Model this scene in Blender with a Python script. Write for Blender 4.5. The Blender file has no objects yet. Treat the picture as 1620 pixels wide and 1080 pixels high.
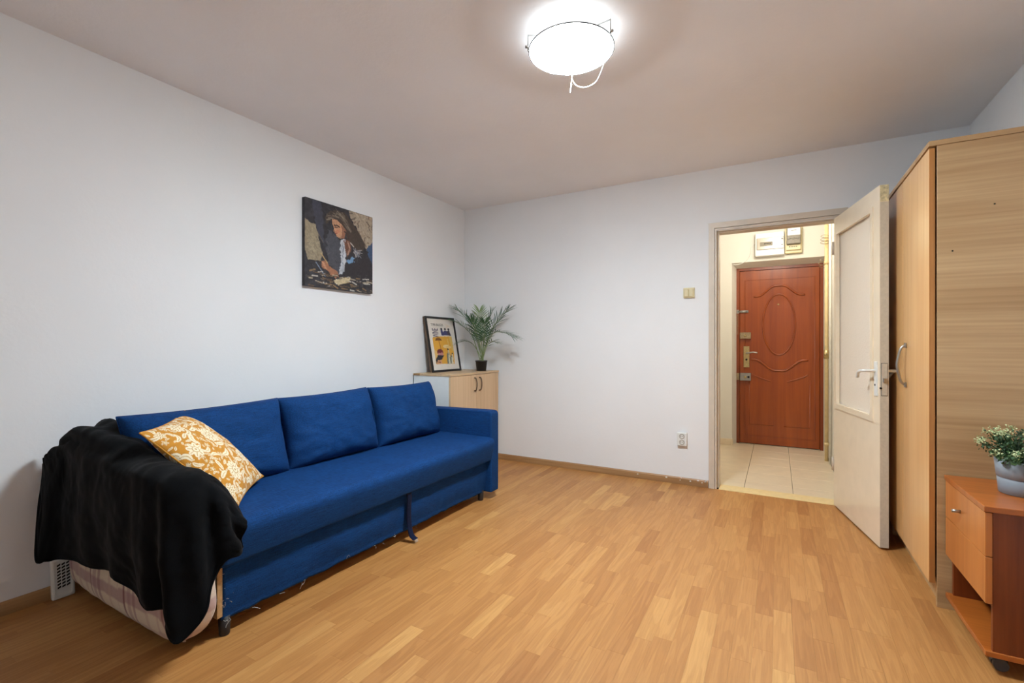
import bpy, bmesh, math, random
import numpy as np
from mathutils import Vector, Matrix
random.seed(7); rng = np.random.default_rng(11)
S = bpy.context.scene
COL = S.collection
PI = math.pi

# ------------------------------------------------------------------ camera, sky, light, exposure
cam = bpy.data.cameras.new('camera'); camo = bpy.data.objects.new('camera', cam); COL.objects.link(camo)
cam.sensor_fit = 'HORIZONTAL'; cam.sensor_width = 36.0; cam.lens = 746.85 / 1620 * 36
cam.shift_y = 5.0 / 1620; cam.clip_start = 0.02
camo.location = (0, 0, 1.1234); camo.rotation_euler = (PI / 2, 0, 0.512432)
S.camera = camo
S.view_settings.view_transform = 'Standard'; S.view_settings.look = 'None'
S.view_settings.gamma = 1.0; S.view_settings.use_curve_mapping = False
S.view_settings.exposure = 0.0
W = bpy.data.worlds.new('world'); S.world = W; W.use_nodes = True
W.node_tree.nodes['Background'].inputs[0].default_value = (0.75, 0.85, 1.0, 1)
W.node_tree.nodes['Background'].inputs[1].default_value = 0.15
LAMP_EMIT = 242.0        # room lamp glass
BULB_W = 0.55            # bulbs between the glass and the ceiling
HALL_W = 27.0           # hall lamp
FILL_W = 4.0            # weak cool fill light, added behind the camera

XL, XR, YB, YF, H = -2.8085, 1.052, 3.9918, -1.25, 2.5
YB2 = YB + 0.12

def light(name, kind, loc, power, color=(1, 1, 1), size=.1, rot=(0, 0, 0), size_y=None):
    l = bpy.data.lights.new(name, kind); l.energy = power; l.color = color
    if kind == 'AREA':
        l.shape = 'RECTANGLE'; l.size = size; l.size_y = size_y or size
    else: l.shadow_soft_size = size
    o = bpy.data.objects.new(name, l); o.location = loc; o.rotation_euler = rot; COL.objects.link(o); return o
light('window_fill', 'AREA', (-0.9, YF - 0.16, 1.5), FILL_W, (0.90, 0.95, 1.0), 1.6, (PI / 2, 0, 0), 1.3)  # added fill light, set outside the unseen window opening
light('hall_bulb', 'POINT', (-0.02, 4.85, 2.33), HALL_W, (1.0, 0.94, 0.82), 0.09)

# ------------------------------------------------------------------ helpers: colour, materials
def lin(c):
    c = np.asarray(c, float) / 255.0
    return np.where(c <= 0.04045, c / 12.92, ((c + 0.055) / 1.055) ** 2.4)
def L4(c): return tuple(float(x) for x in lin(c)) + (1.0,)

class NT:
    def __init__(s, name):
        s.m = bpy.data.materials.new(name); s.m.use_nodes = True
        s.t = s.m.node_tree; s.b = s.t.nodes['Principled BSDF']; s.out = s.t.nodes['Material Output']
    def n(s, typ, **kw):
        x = s.t.nodes.new(typ)
        for k, v in kw.items():
            if k.startswith('i_'):
                x.inputs[k[2:].replace('_', ' ')].default_value = v
            else: setattr(x, k, v)
        return x
    def l(s, a, b): s.t.links.new(a, b)
    def coords(s, scale=(1, 1, 1), obj=True, offset=None):
        tc = s.n('ShaderNodeTexCoord'); mp = s.n('ShaderNodeMapping')
        mp.inputs['Scale'].default_value = scale
        s.l(tc.outputs['Object' if obj else 'Generated'], mp.inputs['Vector'])
        return mp
    def noise(s, vec, scale, detail=3, rough=.55, dist=0):
        x = s.n('ShaderNodeTexNoise'); x.inputs['Scale'].default_value = scale; x.inputs['Detail'].default_value = detail
        x.inputs['Roughness'].default_value = rough; x.inputs['Distortion'].default_value = dist
        s.l(vec, x.inputs['Vector']); return x
    def ramp(s, fac, stops):
        r = s.n('ShaderNodeValToRGB'); e = r.color_ramp.elements
        while len(e) < len(stops): e.new(.5)
        for k, (p, c) in enumerate(stops):
            e[k].position = p; e[k].color = c if len(c) == 4 else tuple(c) + (1,)
        s.l(fac, r.inputs['Fac']); return r
    def mix(s, fac, a, b, mode='MIX'):
        x = s.n('ShaderNodeMixRGB', blend_type=mode)
        for i, v in ((0, fac), (1, a), (2, b)):
            if hasattr(v, 'is_linked'): s.l(v, x.inputs[i])
            elif i == 0: x.inputs[0].default_value = v
            else: x.inputs[i].default_value = v
        return x
    def bump(s, height, strength=.2, dist=.01):
        x = s.n('ShaderNodeBump'); x.inputs['Strength'].default_value = strength; x.inputs['Distance'].default_value = dist
        s.l(height, x.inputs['Height']); s.l(x.outputs[0], s.b.inputs['Normal'])
    def rough(s, v): s.b.inputs['Roughness'].default_value = v; return s

def plain(name, rgb, rough=.5, metal=0., var=.06, scale=30, bump=0., spec=None, sheen=0.):
    t = NT(name); t.rough(rough); t.b.inputs['Metallic'].default_value = metal
    if spec is not None: t.b.inputs['Specular IOR Level'].default_value = spec
    if sheen: t.b.inputs['Sheen Weight'].default_value = sheen
    c = lin(rgb); v = t.coords(); nz = t.noise(v.outputs[0], scale, 3)
    r = t.ramp(nz.outputs[0], [(.3, tuple(c * (1 - var))), (.7, tuple(np.minimum(c * (1 + var), 1)))])
    t.l(r.outputs[0], t.b.inputs['Base Color'])
    if bump: t.bump(nz.outputs[0], bump, .004)
    return t.m

def wood(name, light_c, dark_c, axis='Z', rough=.4, freq=1.0, coat=0., streak=.5):
    """streaky board: long noise along AXIS and fine pores"""
    t = NT(name); t.rough(rough); t.b.inputs['Coat Weight'].default_value = coat; t.b.inputs['Coat Roughness'].default_value = .18
    sc = {'X': (.55, 9, 9), 'Y': (9, .55, 9), 'Z': (9, 9, .55)}[axis]
    v = t.coords(tuple(x * freq for x in sc))
    a = t.noise(v.outputs[0], 1.6, 4, .6, .6)
    v2 = t.coords(tuple(x * freq * (14 if x > 5 else 3.5) for x in sc))
    b = t.noise(v2.outputs[0], 1.0, 2, .6)
    r = t.ramp(a.outputs[0], [(.30, L4(dark_c)), (.52, tuple((lin(light_c) * .55 + lin(dark_c) * .45))), (.72, L4(light_c))])
    r2 = t.ramp(b.outputs[0], [(.38, (.80, .76, .70, 1)), (.60, (1, 1, 1, 1))])
    m = t.mix(streak, r.outputs[0], r2.outputs[0], 'MULTIPLY')
    t.l(m.outputs[0], t.b.inputs['Base Color']); t.bump(b.outputs[0], .04, .002)
    return t.m

def painted(name, rough=.6, sheen=0., bump=0., bscale=300):
    """flat print or woven pattern carried by the mesh's colour attribute"""
    t = NT(name); t.rough(rough); t.b.inputs['Sheen Weight'].default_value = sheen
    a = t.n('ShaderNodeAttribute', attribute_name='Col')
    v = t.coords(); nz = t.noise(v.outputs[0], bscale, 2)
    r = t.ramp(nz.outputs[0], [(.3, (.93, .93, .93, 1)), (.7, (1, 1, 1, 1))])
    m = t.mix(1.0, a.outputs['Color'], r.outputs[0], 'MULTIPLY')
    t.l(m.outputs[0], t.b.inputs['Base Color'])
    if bump: t.bump(nz.outputs[0], bump, .003)
    return t.m

def wall_mat(name, rgb, stain=.03, bump=.12):
    t = NT(name); t.rough(.88); t.b.inputs['Specular IOR Level'].default_value = .25
    v = t.coords(); big = t.noise(v.outputs[0], 1.3, 4); fine = t.noise(v.outputs[0], 45, 4, .6)
    c = lin(rgb)
    r = t.ramp(big.outputs[0], [(.3, tuple(c * (1 - stain))), (.7, tuple(np.minimum(c * (1 + stain * .5), .95)))])
    t.l(r.outputs[0], t.b.inputs['Base Color'])
    add = t.mix(.35, fine.outputs[0], big.outputs[0]); t.bump(add.outputs[0], bump, .01)
    return t.m

def plank_mat():
    t = NT('beech_laminate'); t.rough(.46); t.b.inputs['Specular IOR Level'].default_value = .45
    oi = t.n('ShaderNodeObjectInfo'); at = t.n('ShaderNodeAttribute', attribute_name='tone')
    add = t.n('ShaderNodeMath', operation='ADD'); sep = t.n('ShaderNodeSeparateColor')
    t.l(oi.outputs['Color'], sep.inputs[0]); t.l(sep.outputs[0], add.inputs[0]); t.l(at.outputs['Fac'], add.inputs[1])
    tc = t.n('ShaderNodeTexCoord'); off = t.n('ShaderNodeVectorMath', operation='SCALE'); off.inputs[0].default_value = (37.0, 91.0, 13.0)
    t.l(add.outputs[0], off.inputs['Scale'])
    sm = t.n('ShaderNodeVectorMath', operation='ADD'); t.l(tc.outputs['Object'], sm.inputs[0]); t.l(off.outputs[0], sm.inputs[1])
    mp = t.n('ShaderNodeMapping'); mp.inputs['Scale'].default_value = (12, 1.0, 12); t.l(sm.outputs[0], mp.inputs[0])
    base = t.ramp(add.outputs[0], [(0.0, L4((170, 115, 62))), (.3, L4((180, 126, 70))), (.62, L4((186, 132, 75))), (1.0, L4((200, 149, 88)))])
    nz = t.noise(mp.outputs[0], 1.3, 2, .45, .5)
    rings = t.n('ShaderNodeMath', operation='MULTIPLY'); rings.inputs[1].default_value = 34.0; t.l(nz.outputs[0], rings.inputs[0])
    sn = t.n('ShaderNodeMath', operation='SINE'); t.l(rings.outputs[0], sn.inputs[0])
    ring = t.ramp(sn.outputs[0], [(.0, (.87, .82, .76, 1)), (.4, (1, 1, 1, 1)), (1.0, (1.0, 1.0, 1.0, 1))])
    mp2 = t.n('ShaderNodeMapping'); mp2.inputs['Scale'].default_value = (160, 7, 160); t.l(sm.outputs[0], mp2.inputs[0])
    fine = t.noise(mp2.outputs[0], 1.0, 3, .6)
    fr = t.ramp(fine.outputs[0], [(.33, (.87, .84, .80, 1)), (.62, (1.02, 1.02, 1.02, 1))])
    m = t.mix(.75, base.outputs[0], ring.outputs[0], 'MULTIPLY'); m2 = t.mix(.8, m.outputs[0], fr.outputs[0], 'MULTIPLY')
    t.l(m2.outputs[0], t.b.inputs['Base Color']); t.bump(fine.outputs[0], .03, .001)
    return t.m

def fabric(name, rgb, rough=.85, sheen=.0, streak=.5, bump=.35):
    t = NT(name); t.rough(rough); t.b.inputs['Sheen Weight'].default_value = sheen; t.b.inputs['Specular IOR Level'].default_value = .2
    c = lin(rgb)
    v = t.coords((300, 22, 300)); a = t.noise(v.outputs[0], 1, 2)
    v2 = t.coords((30, 260, 260)); b = t.noise(v2.outputs[0], 1, 2)
    v3 = t.coords(); g = t.noise(v3.outputs[0], 7, 3)
    mx = t.mix(.5, a.outputs[0], b.outputs[0])
    r = t.ramp(mx.outputs[0], [(.30, tuple(c * (1 - streak))), (.70, tuple(c * (1 + streak)))])
    gr = t.ramp(g.outputs[0], [(.3, (.86, .86, .88, 1)), (.75, (1.06, 1.06, 1.06, 1))])
    m = t.mix(1.0, r.outputs[0], gr.outputs[0], 'MULTIPLY')
    t.l(m.outputs[0], t.b.inputs['Base Color']); t.bump(mx.outputs[0], bump, .002)
    return t.m

M = {}
M['wall'] = wall_mat('white_wall_paint', (233, 233, 234))
M['ceil'] = wall_mat('ceiling_paint', (241, 239, 240), .04, .15)
M['hallwall'] = wall_mat('hall_wall_paint', (228, 224, 214))
M['plank'] = plank_mat()
M['under'] = plain('floor_base', (96, 66, 42), .8)
M['skirt'] = wood('oak_skirting', (190, 148, 100), (150, 108, 66), 'Y', .45)
M['skirtx'] = wood('oak_skirting_across', (186, 144, 98), (140, 100, 62), 'X', .45)
M['tile'] = plain('cream_floor_tile', (226, 208, 180), .28, 0, .05, 9)
M['grout'] = plain('grey_grout', (128, 116, 98), .9)
M['frame'] = plain('yellowed_white_gloss', (206, 192, 174), .42, 0, .04, 14)
M['doorpaint'] = plain('cream_door_paint', (238, 221, 195), .22, 0, .03, 10, .05)
M['edgepaint'] = plain('worn_door_edge_paint', (196, 188, 172), .45, 0, .07, 60)
M['mahog'] = wood('mahogany_door_skin', (166, 80, 22), (132, 56, 12), 'Z', .3, .8, .25, .4)
M['mahogdk'] = wood('mahogany_door_frame', (146, 66, 22), (112, 46, 14), 'Z', .35, .8, .2, .4)
M['steel'] = plain('satin_steel', (172, 170, 166), .32, 1.0, .08, 40)
M['oldmetal'] = plain('worn_lock_metal', (176, 158, 128), .4, .9, .25, 90)
M['brass'] = plain('worn_brass', (196, 176, 128), .38, .9, .15, 60)
M['dark'] = plain('dark_hole', (16, 13, 12), .8)
M['whiteplastic'] = plain('white_plastic', (226, 226, 222), .35, 0, .02)
M['creamplastic'] = plain('aged_cream_plastic', (214, 200, 158), .4, 0, .03)
M['greyplastic'] = plain('grey_meter_body', (120, 112, 98), .45, 0, .15, 60)
M['smoke'] = plain('smoked_cover', (178, 168, 152), .2, 0, .06, 20)
M['blue'] = fabric('navy_blue_weave', (8, 55, 106))
M['bluedk'] = fabric('dark_blue_tape', (14, 24, 52))
M['beech_v'] = wood('light_beech_upright', (240, 192, 130), (226, 172, 110), 'Z', .32, 1.0, .35, .35)
M['beech_h'] = wood('light_beech_lying', (206, 172, 128), (176, 138, 94), 'X', .42, .55, .1, .6)
M['beech_edge'] = wood('beech_edge_band', (190, 132, 72), (166, 108, 54), 'Z', .4)
M['birch_v'] = wood('pale_birch_upright', (222, 190, 152), (204, 170, 132), 'Z', .45, 1.0, 0, .35)
M['birch_t'] = wood('pale_birch_top', (218, 190, 152), (196, 162, 124), 'Y', .42, 1.0, 0, .35)
M['whitelam'] = plain('white_laminate', (226, 230, 230), .35, 0, .015)
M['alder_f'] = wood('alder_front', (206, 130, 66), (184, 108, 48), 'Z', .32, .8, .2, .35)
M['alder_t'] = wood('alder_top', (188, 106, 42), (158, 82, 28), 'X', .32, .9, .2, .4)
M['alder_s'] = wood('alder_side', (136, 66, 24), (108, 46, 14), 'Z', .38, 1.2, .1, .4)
M['blackplastic'] = plain('black_plastic', (26, 25, 26), .45)
M['darkgrey'] = plain('dark_grey_plastic', (66, 66, 68), .5)
M['leg'] = plain('dark_wood_leg', (30, 24, 24), .5)
M['rawwood'] = plain('raw_board', (176, 138, 92), .8, 0, .2, 80)
M['thread'] = plain('frayed_thread', (176, 172, 168), .9)
M['blackframe'] = plain('black_frame', (28, 24, 23), .35)
M['framewood'] = wood('frame_wood_back', (118, 96, 76), (84, 66, 50), 'Z', .6)
M['paper'] = painted('printed_paper', .55, 0, 0)
M['canvas'] = painted('painted_canvas', .6, 0, .25, 260)
M['pillow'] = painted('printed_cotton', .9, .1, .25, 420)
M['plaid'] = painted('plaid_flannel', .95, .15, .3, 260)
M['mustard'] = plain('mustard_cotton', (196, 136, 44), .9)
M['palm'] = plain('palm_green', (50, 90, 54), .5, 0, .35, 14)
M['palm2'] = plain('palm_pale_green', (122, 140, 92), .55, 0, .3, 18)
M['stem'] = plain('palm_stem', (120, 136, 86), .6, 0, .2, 30)
M['soil'] = plain('dark_soil', (44, 34, 26), .95, 0, .3, 120)
M['greypot'] = plain('grey_pot_glaze', (138, 146, 154), .5, 0, .03, 20)
M['leaf'] = plain('bush_green', (62, 92, 44), .6, 0, .4, 40)
M['leaf2'] = plain('bush_dark_green', (44, 74, 40), .6, 0, .4, 40)
M['blossom'] = plain('pale_blossom', (196, 204, 152), .7, 0, .15, 90)
M['cord'] = plain('white_cord', (232, 230, 224), .6)
M['pipe'] = plain('cream_pipe_paint', (226, 200, 146), .45, 0, .08, 30)
M['ink'] = plain('dark_ink', (52, 50, 42), .7)
M['inkp'] = plain('purple_ink', (58, 50, 88), .7)
M['badge'] = plain('grey_badge', (136, 128, 112), .6)
def black_fleece():
    t = NT('black_fleece'); t.rough(.95); t.b.inputs['Specular IOR Level'].default_value = .1
    v = t.coords(); g = t.noise(v.outputs[0], 9, 3); f = t.noise(v.outputs[0], 350, 2)
    r = t.ramp(g.outputs[0], [(.3, (.0014, .0016, .0020, 1)), (.75, (.0042, .0046, .0058, 1))])
    t.l(r.outputs[0], t.b.inputs['Base Color'])
    t.b.inputs['Sheen Weight'].default_value = .055; t.b.inputs['Sheen Roughness'].default_value = .4
    t.bump(f.outputs[0], .4, .003); return t.m
M['fleece'] = black_fleece()
def lamp_glass(name='lit_opal_glass', power=LAMP_EMIT):
    t = NT(name); t.rough(.2)
    t.b.inputs['Base Color'].default_value = (.9, .9, .88, 1)
    t.b.inputs['Emission Color'].default_value = (.815, .93, 1.0, 1); t.b.inputs['Emission Strength'].default_value = power
    return t.m
M['lampglass'] = lamp_glass()
def clear_rim():
    t = NT('clear_glass_rim'); t.rough(.05); t.b.inputs['Transmission Weight'].default_value = .9
    t.b.inputs['Base Color'].default_value = (.9, .94, .93, 1); return t.m
M['clear'] = clear_rim()
def frosted():
    t = NT('hammered_glass'); t.rough(.28); t.b.inputs['Transmission Weight'].default_value = .08
    t.b.inputs['IOR'].default_value = 1.45
    t.b.inputs['Base Color'].default_value = (.97, .86, .73, 1)
    v = t.coords((1, 1, 1)); n = t.n('ShaderNodeTexVoronoi'); n.inputs['Scale'].default_value = 130; t.l(v.outputs[0], n.inputs['Vector'])
    t.bump(n.outputs['Distance'], .35, .004); return t.m
M['frost'] = frosted()

# ------------------------------------------------------------------ helpers: meshes and objects
def setp(o, label=None, cat=None, group=None, kind=None):
    if label: o['label'] = label
    if cat: o['category'] = cat
    if group: o['group'] = group
    if kind: o['kind'] = kind
    return o
def attach(o, parent):
    if parent is not None:
        o.parent = parent; o.matrix_parent_inverse = Matrix.Translation(-Vector(parent.location))
def obj(name, bm, mat, parent=None, smooth=False, label=None, kind=None, recalc=True):
    if recalc: bmesh.ops.recalc_face_normals(bm, faces=bm.faces)
    me = bpy.data.meshes.new(name); bm.to_mesh(me); bm.free()
    me.materials.append(mat)
    if smooth: me.polygons.foreach_set('use_smooth', [True] * len(me.polygons))
    o = bpy.data.objects.new(name, me); COL.objects.link(o); attach(o, parent)
    setp(o, label, None, None, kind); return o
def thing(name, loc, label, cat, group=None):
    o = bpy.data.objects.new(name, None); o.location = loc; o.empty_display_size = .05; COL.objects.link(o)
    return setp(o, label, cat, group)
def BM(): return bmesh.new()
def box(bm, x0, x1, y0, y1, z0, z1, bev=0., f=None, seg=1):
    vs = [(x, y, z) for x in (x0, x1) for y in (y0, y1) for z in (z0, z1)]
    b2 = bmesh.new(); v = [b2.verts.new(p) for p in vs]
    for q in ((0, 1, 3, 2), (4, 6, 7, 5), (0, 4, 5, 1), (2, 3, 7, 6), (0, 2, 6, 4), (1, 5, 7, 3)): b2.faces.new([v[i] for i in q])
    bmesh.ops.recalc_face_normals(b2, faces=b2.faces)
    if bev: bmesh.ops.bevel(b2, geom=list(b2.edges), offset=bev, segments=seg, affect='EDGES', profile=.6)
    if f:
        for q in b2.verts: q.co = Vector(f(*q.co))
    merge(bm, b2); return bm
def merge(bm, b2):
    m = bpy.data.meshes.new('t'); b2.to_mesh(m); b2.free(); bm.from_mesh(m); bpy.data.meshes.remove(m)
def prism(bm, pts, axis, a, b, f=None):
    """polygon PTS (2D) pulled along AXIS from a to b"""
    def P(p, t):
        q = {'X': (t, p[0], p[1]), 'Y': (p[0], t, p[1]), 'Z': (p[0], p[1], t)}[axis]
        return f(*q) if f else q
    A = [bm.verts.new(P(p, a)) for p in pts]; B = [bm.verts.new(P(p, b)) for p in pts]
    bm.faces.new(A); bm.faces.new(B[::-1])
    for i in range(len(pts)):
        j = (i + 1) % len(pts); bm.faces.new((A[i], B[i], B[j], A[j]))
    return bm
def ring(bm, o, i, y0, y1, f=None):
    """rectangular ring: outer o=(x0,x1,z0,z1), inner i, thickness y0..y1"""
    F = f or (lambda x, y, z: (x, y, z))
    def c(r, y): return [bm.verts.new(F(x, y, z)) for x, z in ((r[0], r[2]), (r[1], r[2]), (r[1], r[3]), (r[0], r[3]))]
    a, b, c2, d = c(o, y0), c(i, y0), c(o, y1), c(i, y1)
    for k in range(4):
        j = (k + 1) % 4
        bm.faces.new((a[k], a[j], b[j], b[k])); bm.faces.new((c2[k], d[k], d[j], c2[j]))
        bm.faces.new((a[k], c2[k], c2[j], a[j])); bm.faces.new((b[k], b[j], d[j], d[k]))
    return bm
def portal(bm, x0, x1, z1, w, y0, y1):
    return prism(bm, [(x0, 0), (x0 + w, 0), (x0 + w, z1 - w), (x1 - w, z1 - w), (x1 - w, 0), (x1, 0), (x1, z1), (x0, z1)], 'Y', y0, y1)
def tube(bm, pts, r, n=8, closed=False, taper=None):
    pts = [Vector(p) for p in pts]; N = len(pts); rings = []
    up = Vector((0, 0, 1)); prev = None
    for i, p in enumerate(pts):
        if closed: t = pts[(i + 1) % N] - pts[i - 1]
        else: t = pts[min(i + 1, N - 1)] - pts[max(i - 1, 0)]
        t.normalize()
        if prev is None:
            a = t.cross(up) if abs(t.dot(up)) < .95 else t.cross(Vector((1, 0, 0)))
        else: a = prev - t * prev.dot(t)
        a.normalize(); prev = a; b = t.cross(a)
        rr = r * (taper(i / (N - 1)) if taper else 1)
        rings.append([bm.verts.new(p + (a * math.cos(k * 2 * PI / n) + b * math.sin(k * 2 * PI / n)) * rr) for k in range(n)])
    for i in range(N if closed else N - 1):
        A, B = rings[i], rings[(i + 1) % N]
        for k in range(n): bm.faces.new((A[k], A[(k + 1) % n], B[(k + 1) % n], B[k]))
    if not closed: bm.faces.new(rings[0][::-1]); bm.faces.new(rings[-1])
    return bm
def lathe(bm, prof, c, n=32, cap=True):
    rs = []
    for r, z in prof: rs.append([bm.verts.new((c[0] + r * math.cos(k * 2 * PI / n), c[1] + r * math.sin(k * 2 * PI / n), c[2] + z)) for k in range(n)])
    for A, B in zip(rs, rs[1:]):
        for k in range(n): bm.faces.new((A[k], A[(k + 1) % n], B[(k + 1) % n], B[k]))
    if cap: bm.faces.new(rs[0][::-1]); bm.faces.new(rs[-1])
    return bm
def smooth_path(pts, k=6):
    P = [Vector(p) for p in pts]; out = []
    for i in range(len(P) - 1):
        p0, p1, p2, p3 = P[max(i - 1, 0)], P[i], P[i + 1], P[min(i + 2, len(P) - 1)]
        for j in range(k):
            t = j / k
            out.append(.5 * ((2 * p1) + (p2 - p0) * t + (2 * p0 - 5 * p1 + 4 * p2 - p3) * t * t + (3 * p1 - p0 - 3 * p2 + p3) * t ** 3))
    out.append(P[-1]); return out
def grid(name, P, mat, parent=None, cols=None, closed_u=False, label=None, solid=0., smooth=True, kind=None):
    """P: (nu, nv, 3) array -> one mesh, optional colour per vertex (linear rgb)"""
    nu, nv = P.shape[:2]; V = P.reshape(-1, 3); F = []
    for i in range(nu - (0 if closed_u else 1)):
        a = i * nv; b = ((i + 1) % nu) * nv
        F += [(a + j, b + j, b + j + 1, a + j + 1) for j in range(nv - 1)]
    me = bpy.data.meshes.new(name); me.from_pydata(V.tolist(), [], F)
    if cols is not None:
        ca = me.color_attributes.new('Col', 'FLOAT_COLOR', 'POINT')
        c = np.ones((len(V), 4), np.float32); c[:, :3] = cols.reshape(-1, 3); ca.data.foreach_set('color', c.ravel())
    me.materials.append(mat)
    if smooth: me.polygons.foreach_set('use_smooth', [True] * len(F))
    o = bpy.data.objects.new(name, me); COL.objects.link(o); attach(o, parent)
    if solid:
        s = o.modifiers.new('thickness', 'SOLIDIFY'); s.thickness = solid; s.offset = 0
    setp(o, label, None, None, kind); return o
def vnoise(x, y, seed=0, oct=3):
    """smooth value noise for numpy arrays"""
    out = 0.; amp = 1.; tot = 0.
    for k in range(oct):
        r = np.random.default_rng(seed * 31 + k); T = r.random((64, 64))
        xi = np.floor(x).astype(int); yi = np.floor(y).astype(int); fx = x - xi; fy = y - yi
        fx = fx * fx * (3 - 2 * fx); fy = fy * fy * (3 - 2 * fy)
        g = lambda a, b: T[a % 64, b % 64]
        v = (g(xi, yi) * (1 - fx) + g(xi + 1, yi) * fx) * (1 - fy) + (g(xi, yi + 1) * (1 - fx) + g(xi + 1, yi + 1) * fx) * fy
        out = out + amp * v; tot += amp; amp *= .5; x = x * 2.03 + 5.1; y = y * 2.03 + 1.7
    return out / tot
def structure(o): o['kind'] = 'structure'; return o

# ------------------------------------------------------------------ room shell
bm = BM(); box(bm, XL - .12, XL, YF - .12, YB2, -.02, H + .1); structure(obj('wall_left', bm, M['wall']))
bm = BM(); box(bm, XR, XR + .12, YF - .12, YB, -.02, H + .1); structure(obj('wall_right', bm, M['wall']))
DX0, DX1, DZ = -.425, .362, 2.01
bm = BM(); prism(bm, [(XL, -.02), (DX0, -.02), (DX0, DZ), (DX1, DZ), (DX1, -.02), (XR + .12, -.02), (XR + .12, H + .1), (XL, H + .1)], 'Y', YB, YB2)
structure(obj('wall_back', bm, M['wall']))
bm = BM(); ring(bm, (XL, XR, -.02, H + .1), (-1.7, -.1, .85, 2.15), YF - .12, YF); structure(obj('wall_front', bm, M['wall']))
bm = BM(); ring(bm, (-1.7, -.1, .85, 2.15), (-1.63, -.17, .92, 2.08), YF - .09, YF - .03)
win = structure(obj('added_window_1', bm, M['whiteplastic']))  # unseen window, added as an opening for the fill light
bm = BM(); box(bm, -.935, -.865, YF - .088, YF - .032, .92, 2.08); obj('mullion', bm, M['whiteplastic'], win)
bm = BM(); box(bm, XL - .12, XR + .12, YF - .12, YB2, H, H + .12); structure(obj('ceiling', bm, M['ceil']))
bm = BM(); box(bm, XL - .12, XR + .12, YF - .12, YB2, -.06, -.012); floor = structure(obj('floor', bm, M['under']))
def skirt(name, mat, axis, a, b, wallpos, sgn):
    p = [(wallpos, 0.0), (wallpos + sgn * .015, 0.0), (wallpos + sgn * .015, .014), (wallpos + sgn * .011, .046), (wallpos + sgn * .004, .055), (wallpos, .055)]
    bm = BM(); prism(bm, p, axis, a, b) if axis == 'Y' else prism(bm, p, 'X', a, b)
    return structure(obj(name, bm, mat))
skirt('baseboard_left', M['skirt'], 'Y', YF, YB - .015, XL, 1)
skirt('baseboard_right', M['skirt'], 'Y', YF, YB - .015, XR, -1)
skirt('baseboard_back', M['skirtx'], 'X', XL, -.474, YB, -1)
# chips of white paint on the baseboard beside the door
bm = BM()
for k in range(10):
    x = -.49 - .75 * random.random() ** 1.6; z = .03 + .024 * random.random(); w = .005 + .014 * random.random()
    yy = YB - (.0125 if z < .046 else .009)
    prism(bm, [(x, z), (x + w * .5, z - .003), (x + w, z + .001), (x + w * .7, z + .006), (x + w * .2, z + .005)], 'Y', yy - .002, yy + .002)
obj('paint_chip', bm, M['whiteplastic'], bpy.data.objects['baseboard_back'], kind='stuff', label='white paint flaked over the baseboard')

# laminate floor: strips along Y
def build_floor():
    PW, GAP = .0665, .00035
    lens = [.26, .34, .42, .50, .58]; cache = {}; strips = []
    nx = int((XR - XL) / PW) + 1
    for i in range(nx):
        x0 = XL + i * PW; x1 = min(x0 + PW, XR)
        if x1 - x0 < .01: continue
        y = YF - random.random() * .5
        while y < YB:
            L = random.choice(lens); a, b = max(y, YF), min(y + L, YB); y += L
            if b - a > .01: strips.append((x0, x1, a, b))
    cy, sy = math.cos(.512432), math.sin(.512432)
    vis = []
    for s in strips:
        cx, cyy = (s[0] + s[1]) / 2, (s[2] + s[3]) / 2
        d = -sy * cx + cy * cyy; r = cy * cx + sy * cyy
        ok = d > .9 and abs(r / d) < 1.15 and s[3] > .2
        ok = ok and not (cx < -1.95 and .9 < cyy < 2.95) and not (cx > .62 and cyy > 2.2)
        vis.append((d if ok else 99 + d, s))
    vis.sort(key=lambda q: q[0])
    rest = []
    def verts(w, l):
        w -= GAP; l -= GAP
        return [(-w / 2, -l / 2, 0), (w / 2, -l / 2, 0), (w / 2, l / 2, 0), (-w / 2, l / 2, 0),
                (-w / 2, -l / 2, -.012), (w / 2, -l / 2, -.012), (w / 2, l / 2, -.012), (-w / 2, l / 2, -.012)]
    FC = [(0, 1, 2, 3), (0, 4, 5, 1), (1, 5, 6, 2), (2, 6, 7, 3), (3, 7, 4, 0)]
    def tone():
        t = random.random()
        return min(max(.45 + .3 * random.gauss(0, 1) * .75 + (.3 if t > .93 else 0) - (.3 if t < .07 else 0), 0), 1)
    for k, (d, s) in enumerate(vis):
        if k < 300 and d < 99:
            key = (round(s[1] - s[0], 4), round(s[3] - s[2], 4))
            if key not in cache:
                me = bpy.data.meshes.new('plank'); me.from_pydata(verts(*key), [], FC); me.materials.append(M['plank']); cache[key] = me
            o = bpy.data.objects.new('plank', cache[key]); o.location = ((s[0] + s[1]) / 2, (s[2] + s[3]) / 2, 0)
            t = tone(); o.color = (t, t, t, 1); COL.objects.link(o); o.parent = floor
        else: rest.append(s)
    V, F, T = [], [], []
    for s in rest:
        n = len(V); cx, cyy = (s[0] + s[1]) / 2, (s[2] + s[3]) / 2
        V += [(x + cx, y + cyy, z) for x, y, z in verts(s[1] - s[0], s[3] - s[2])]
        F += [tuple(n + i for i in f) for f in FC]; T += [tone()] * 5
    me = bpy.data.meshes.new('far_plank'); me.from_pydata(V, [], F); me.materials.append(M['plank'])
    at = me.attributes.new('tone', 'FLOAT', 'FACE'); at.data.foreach_set('value', T)
    o = bpy.data.objects.new('far_plank', me); o.color = (0, 0, 0, 1); COL.objects.link(o); o.parent = floor; o['kind'] = 'stuff'
build_floor()

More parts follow.
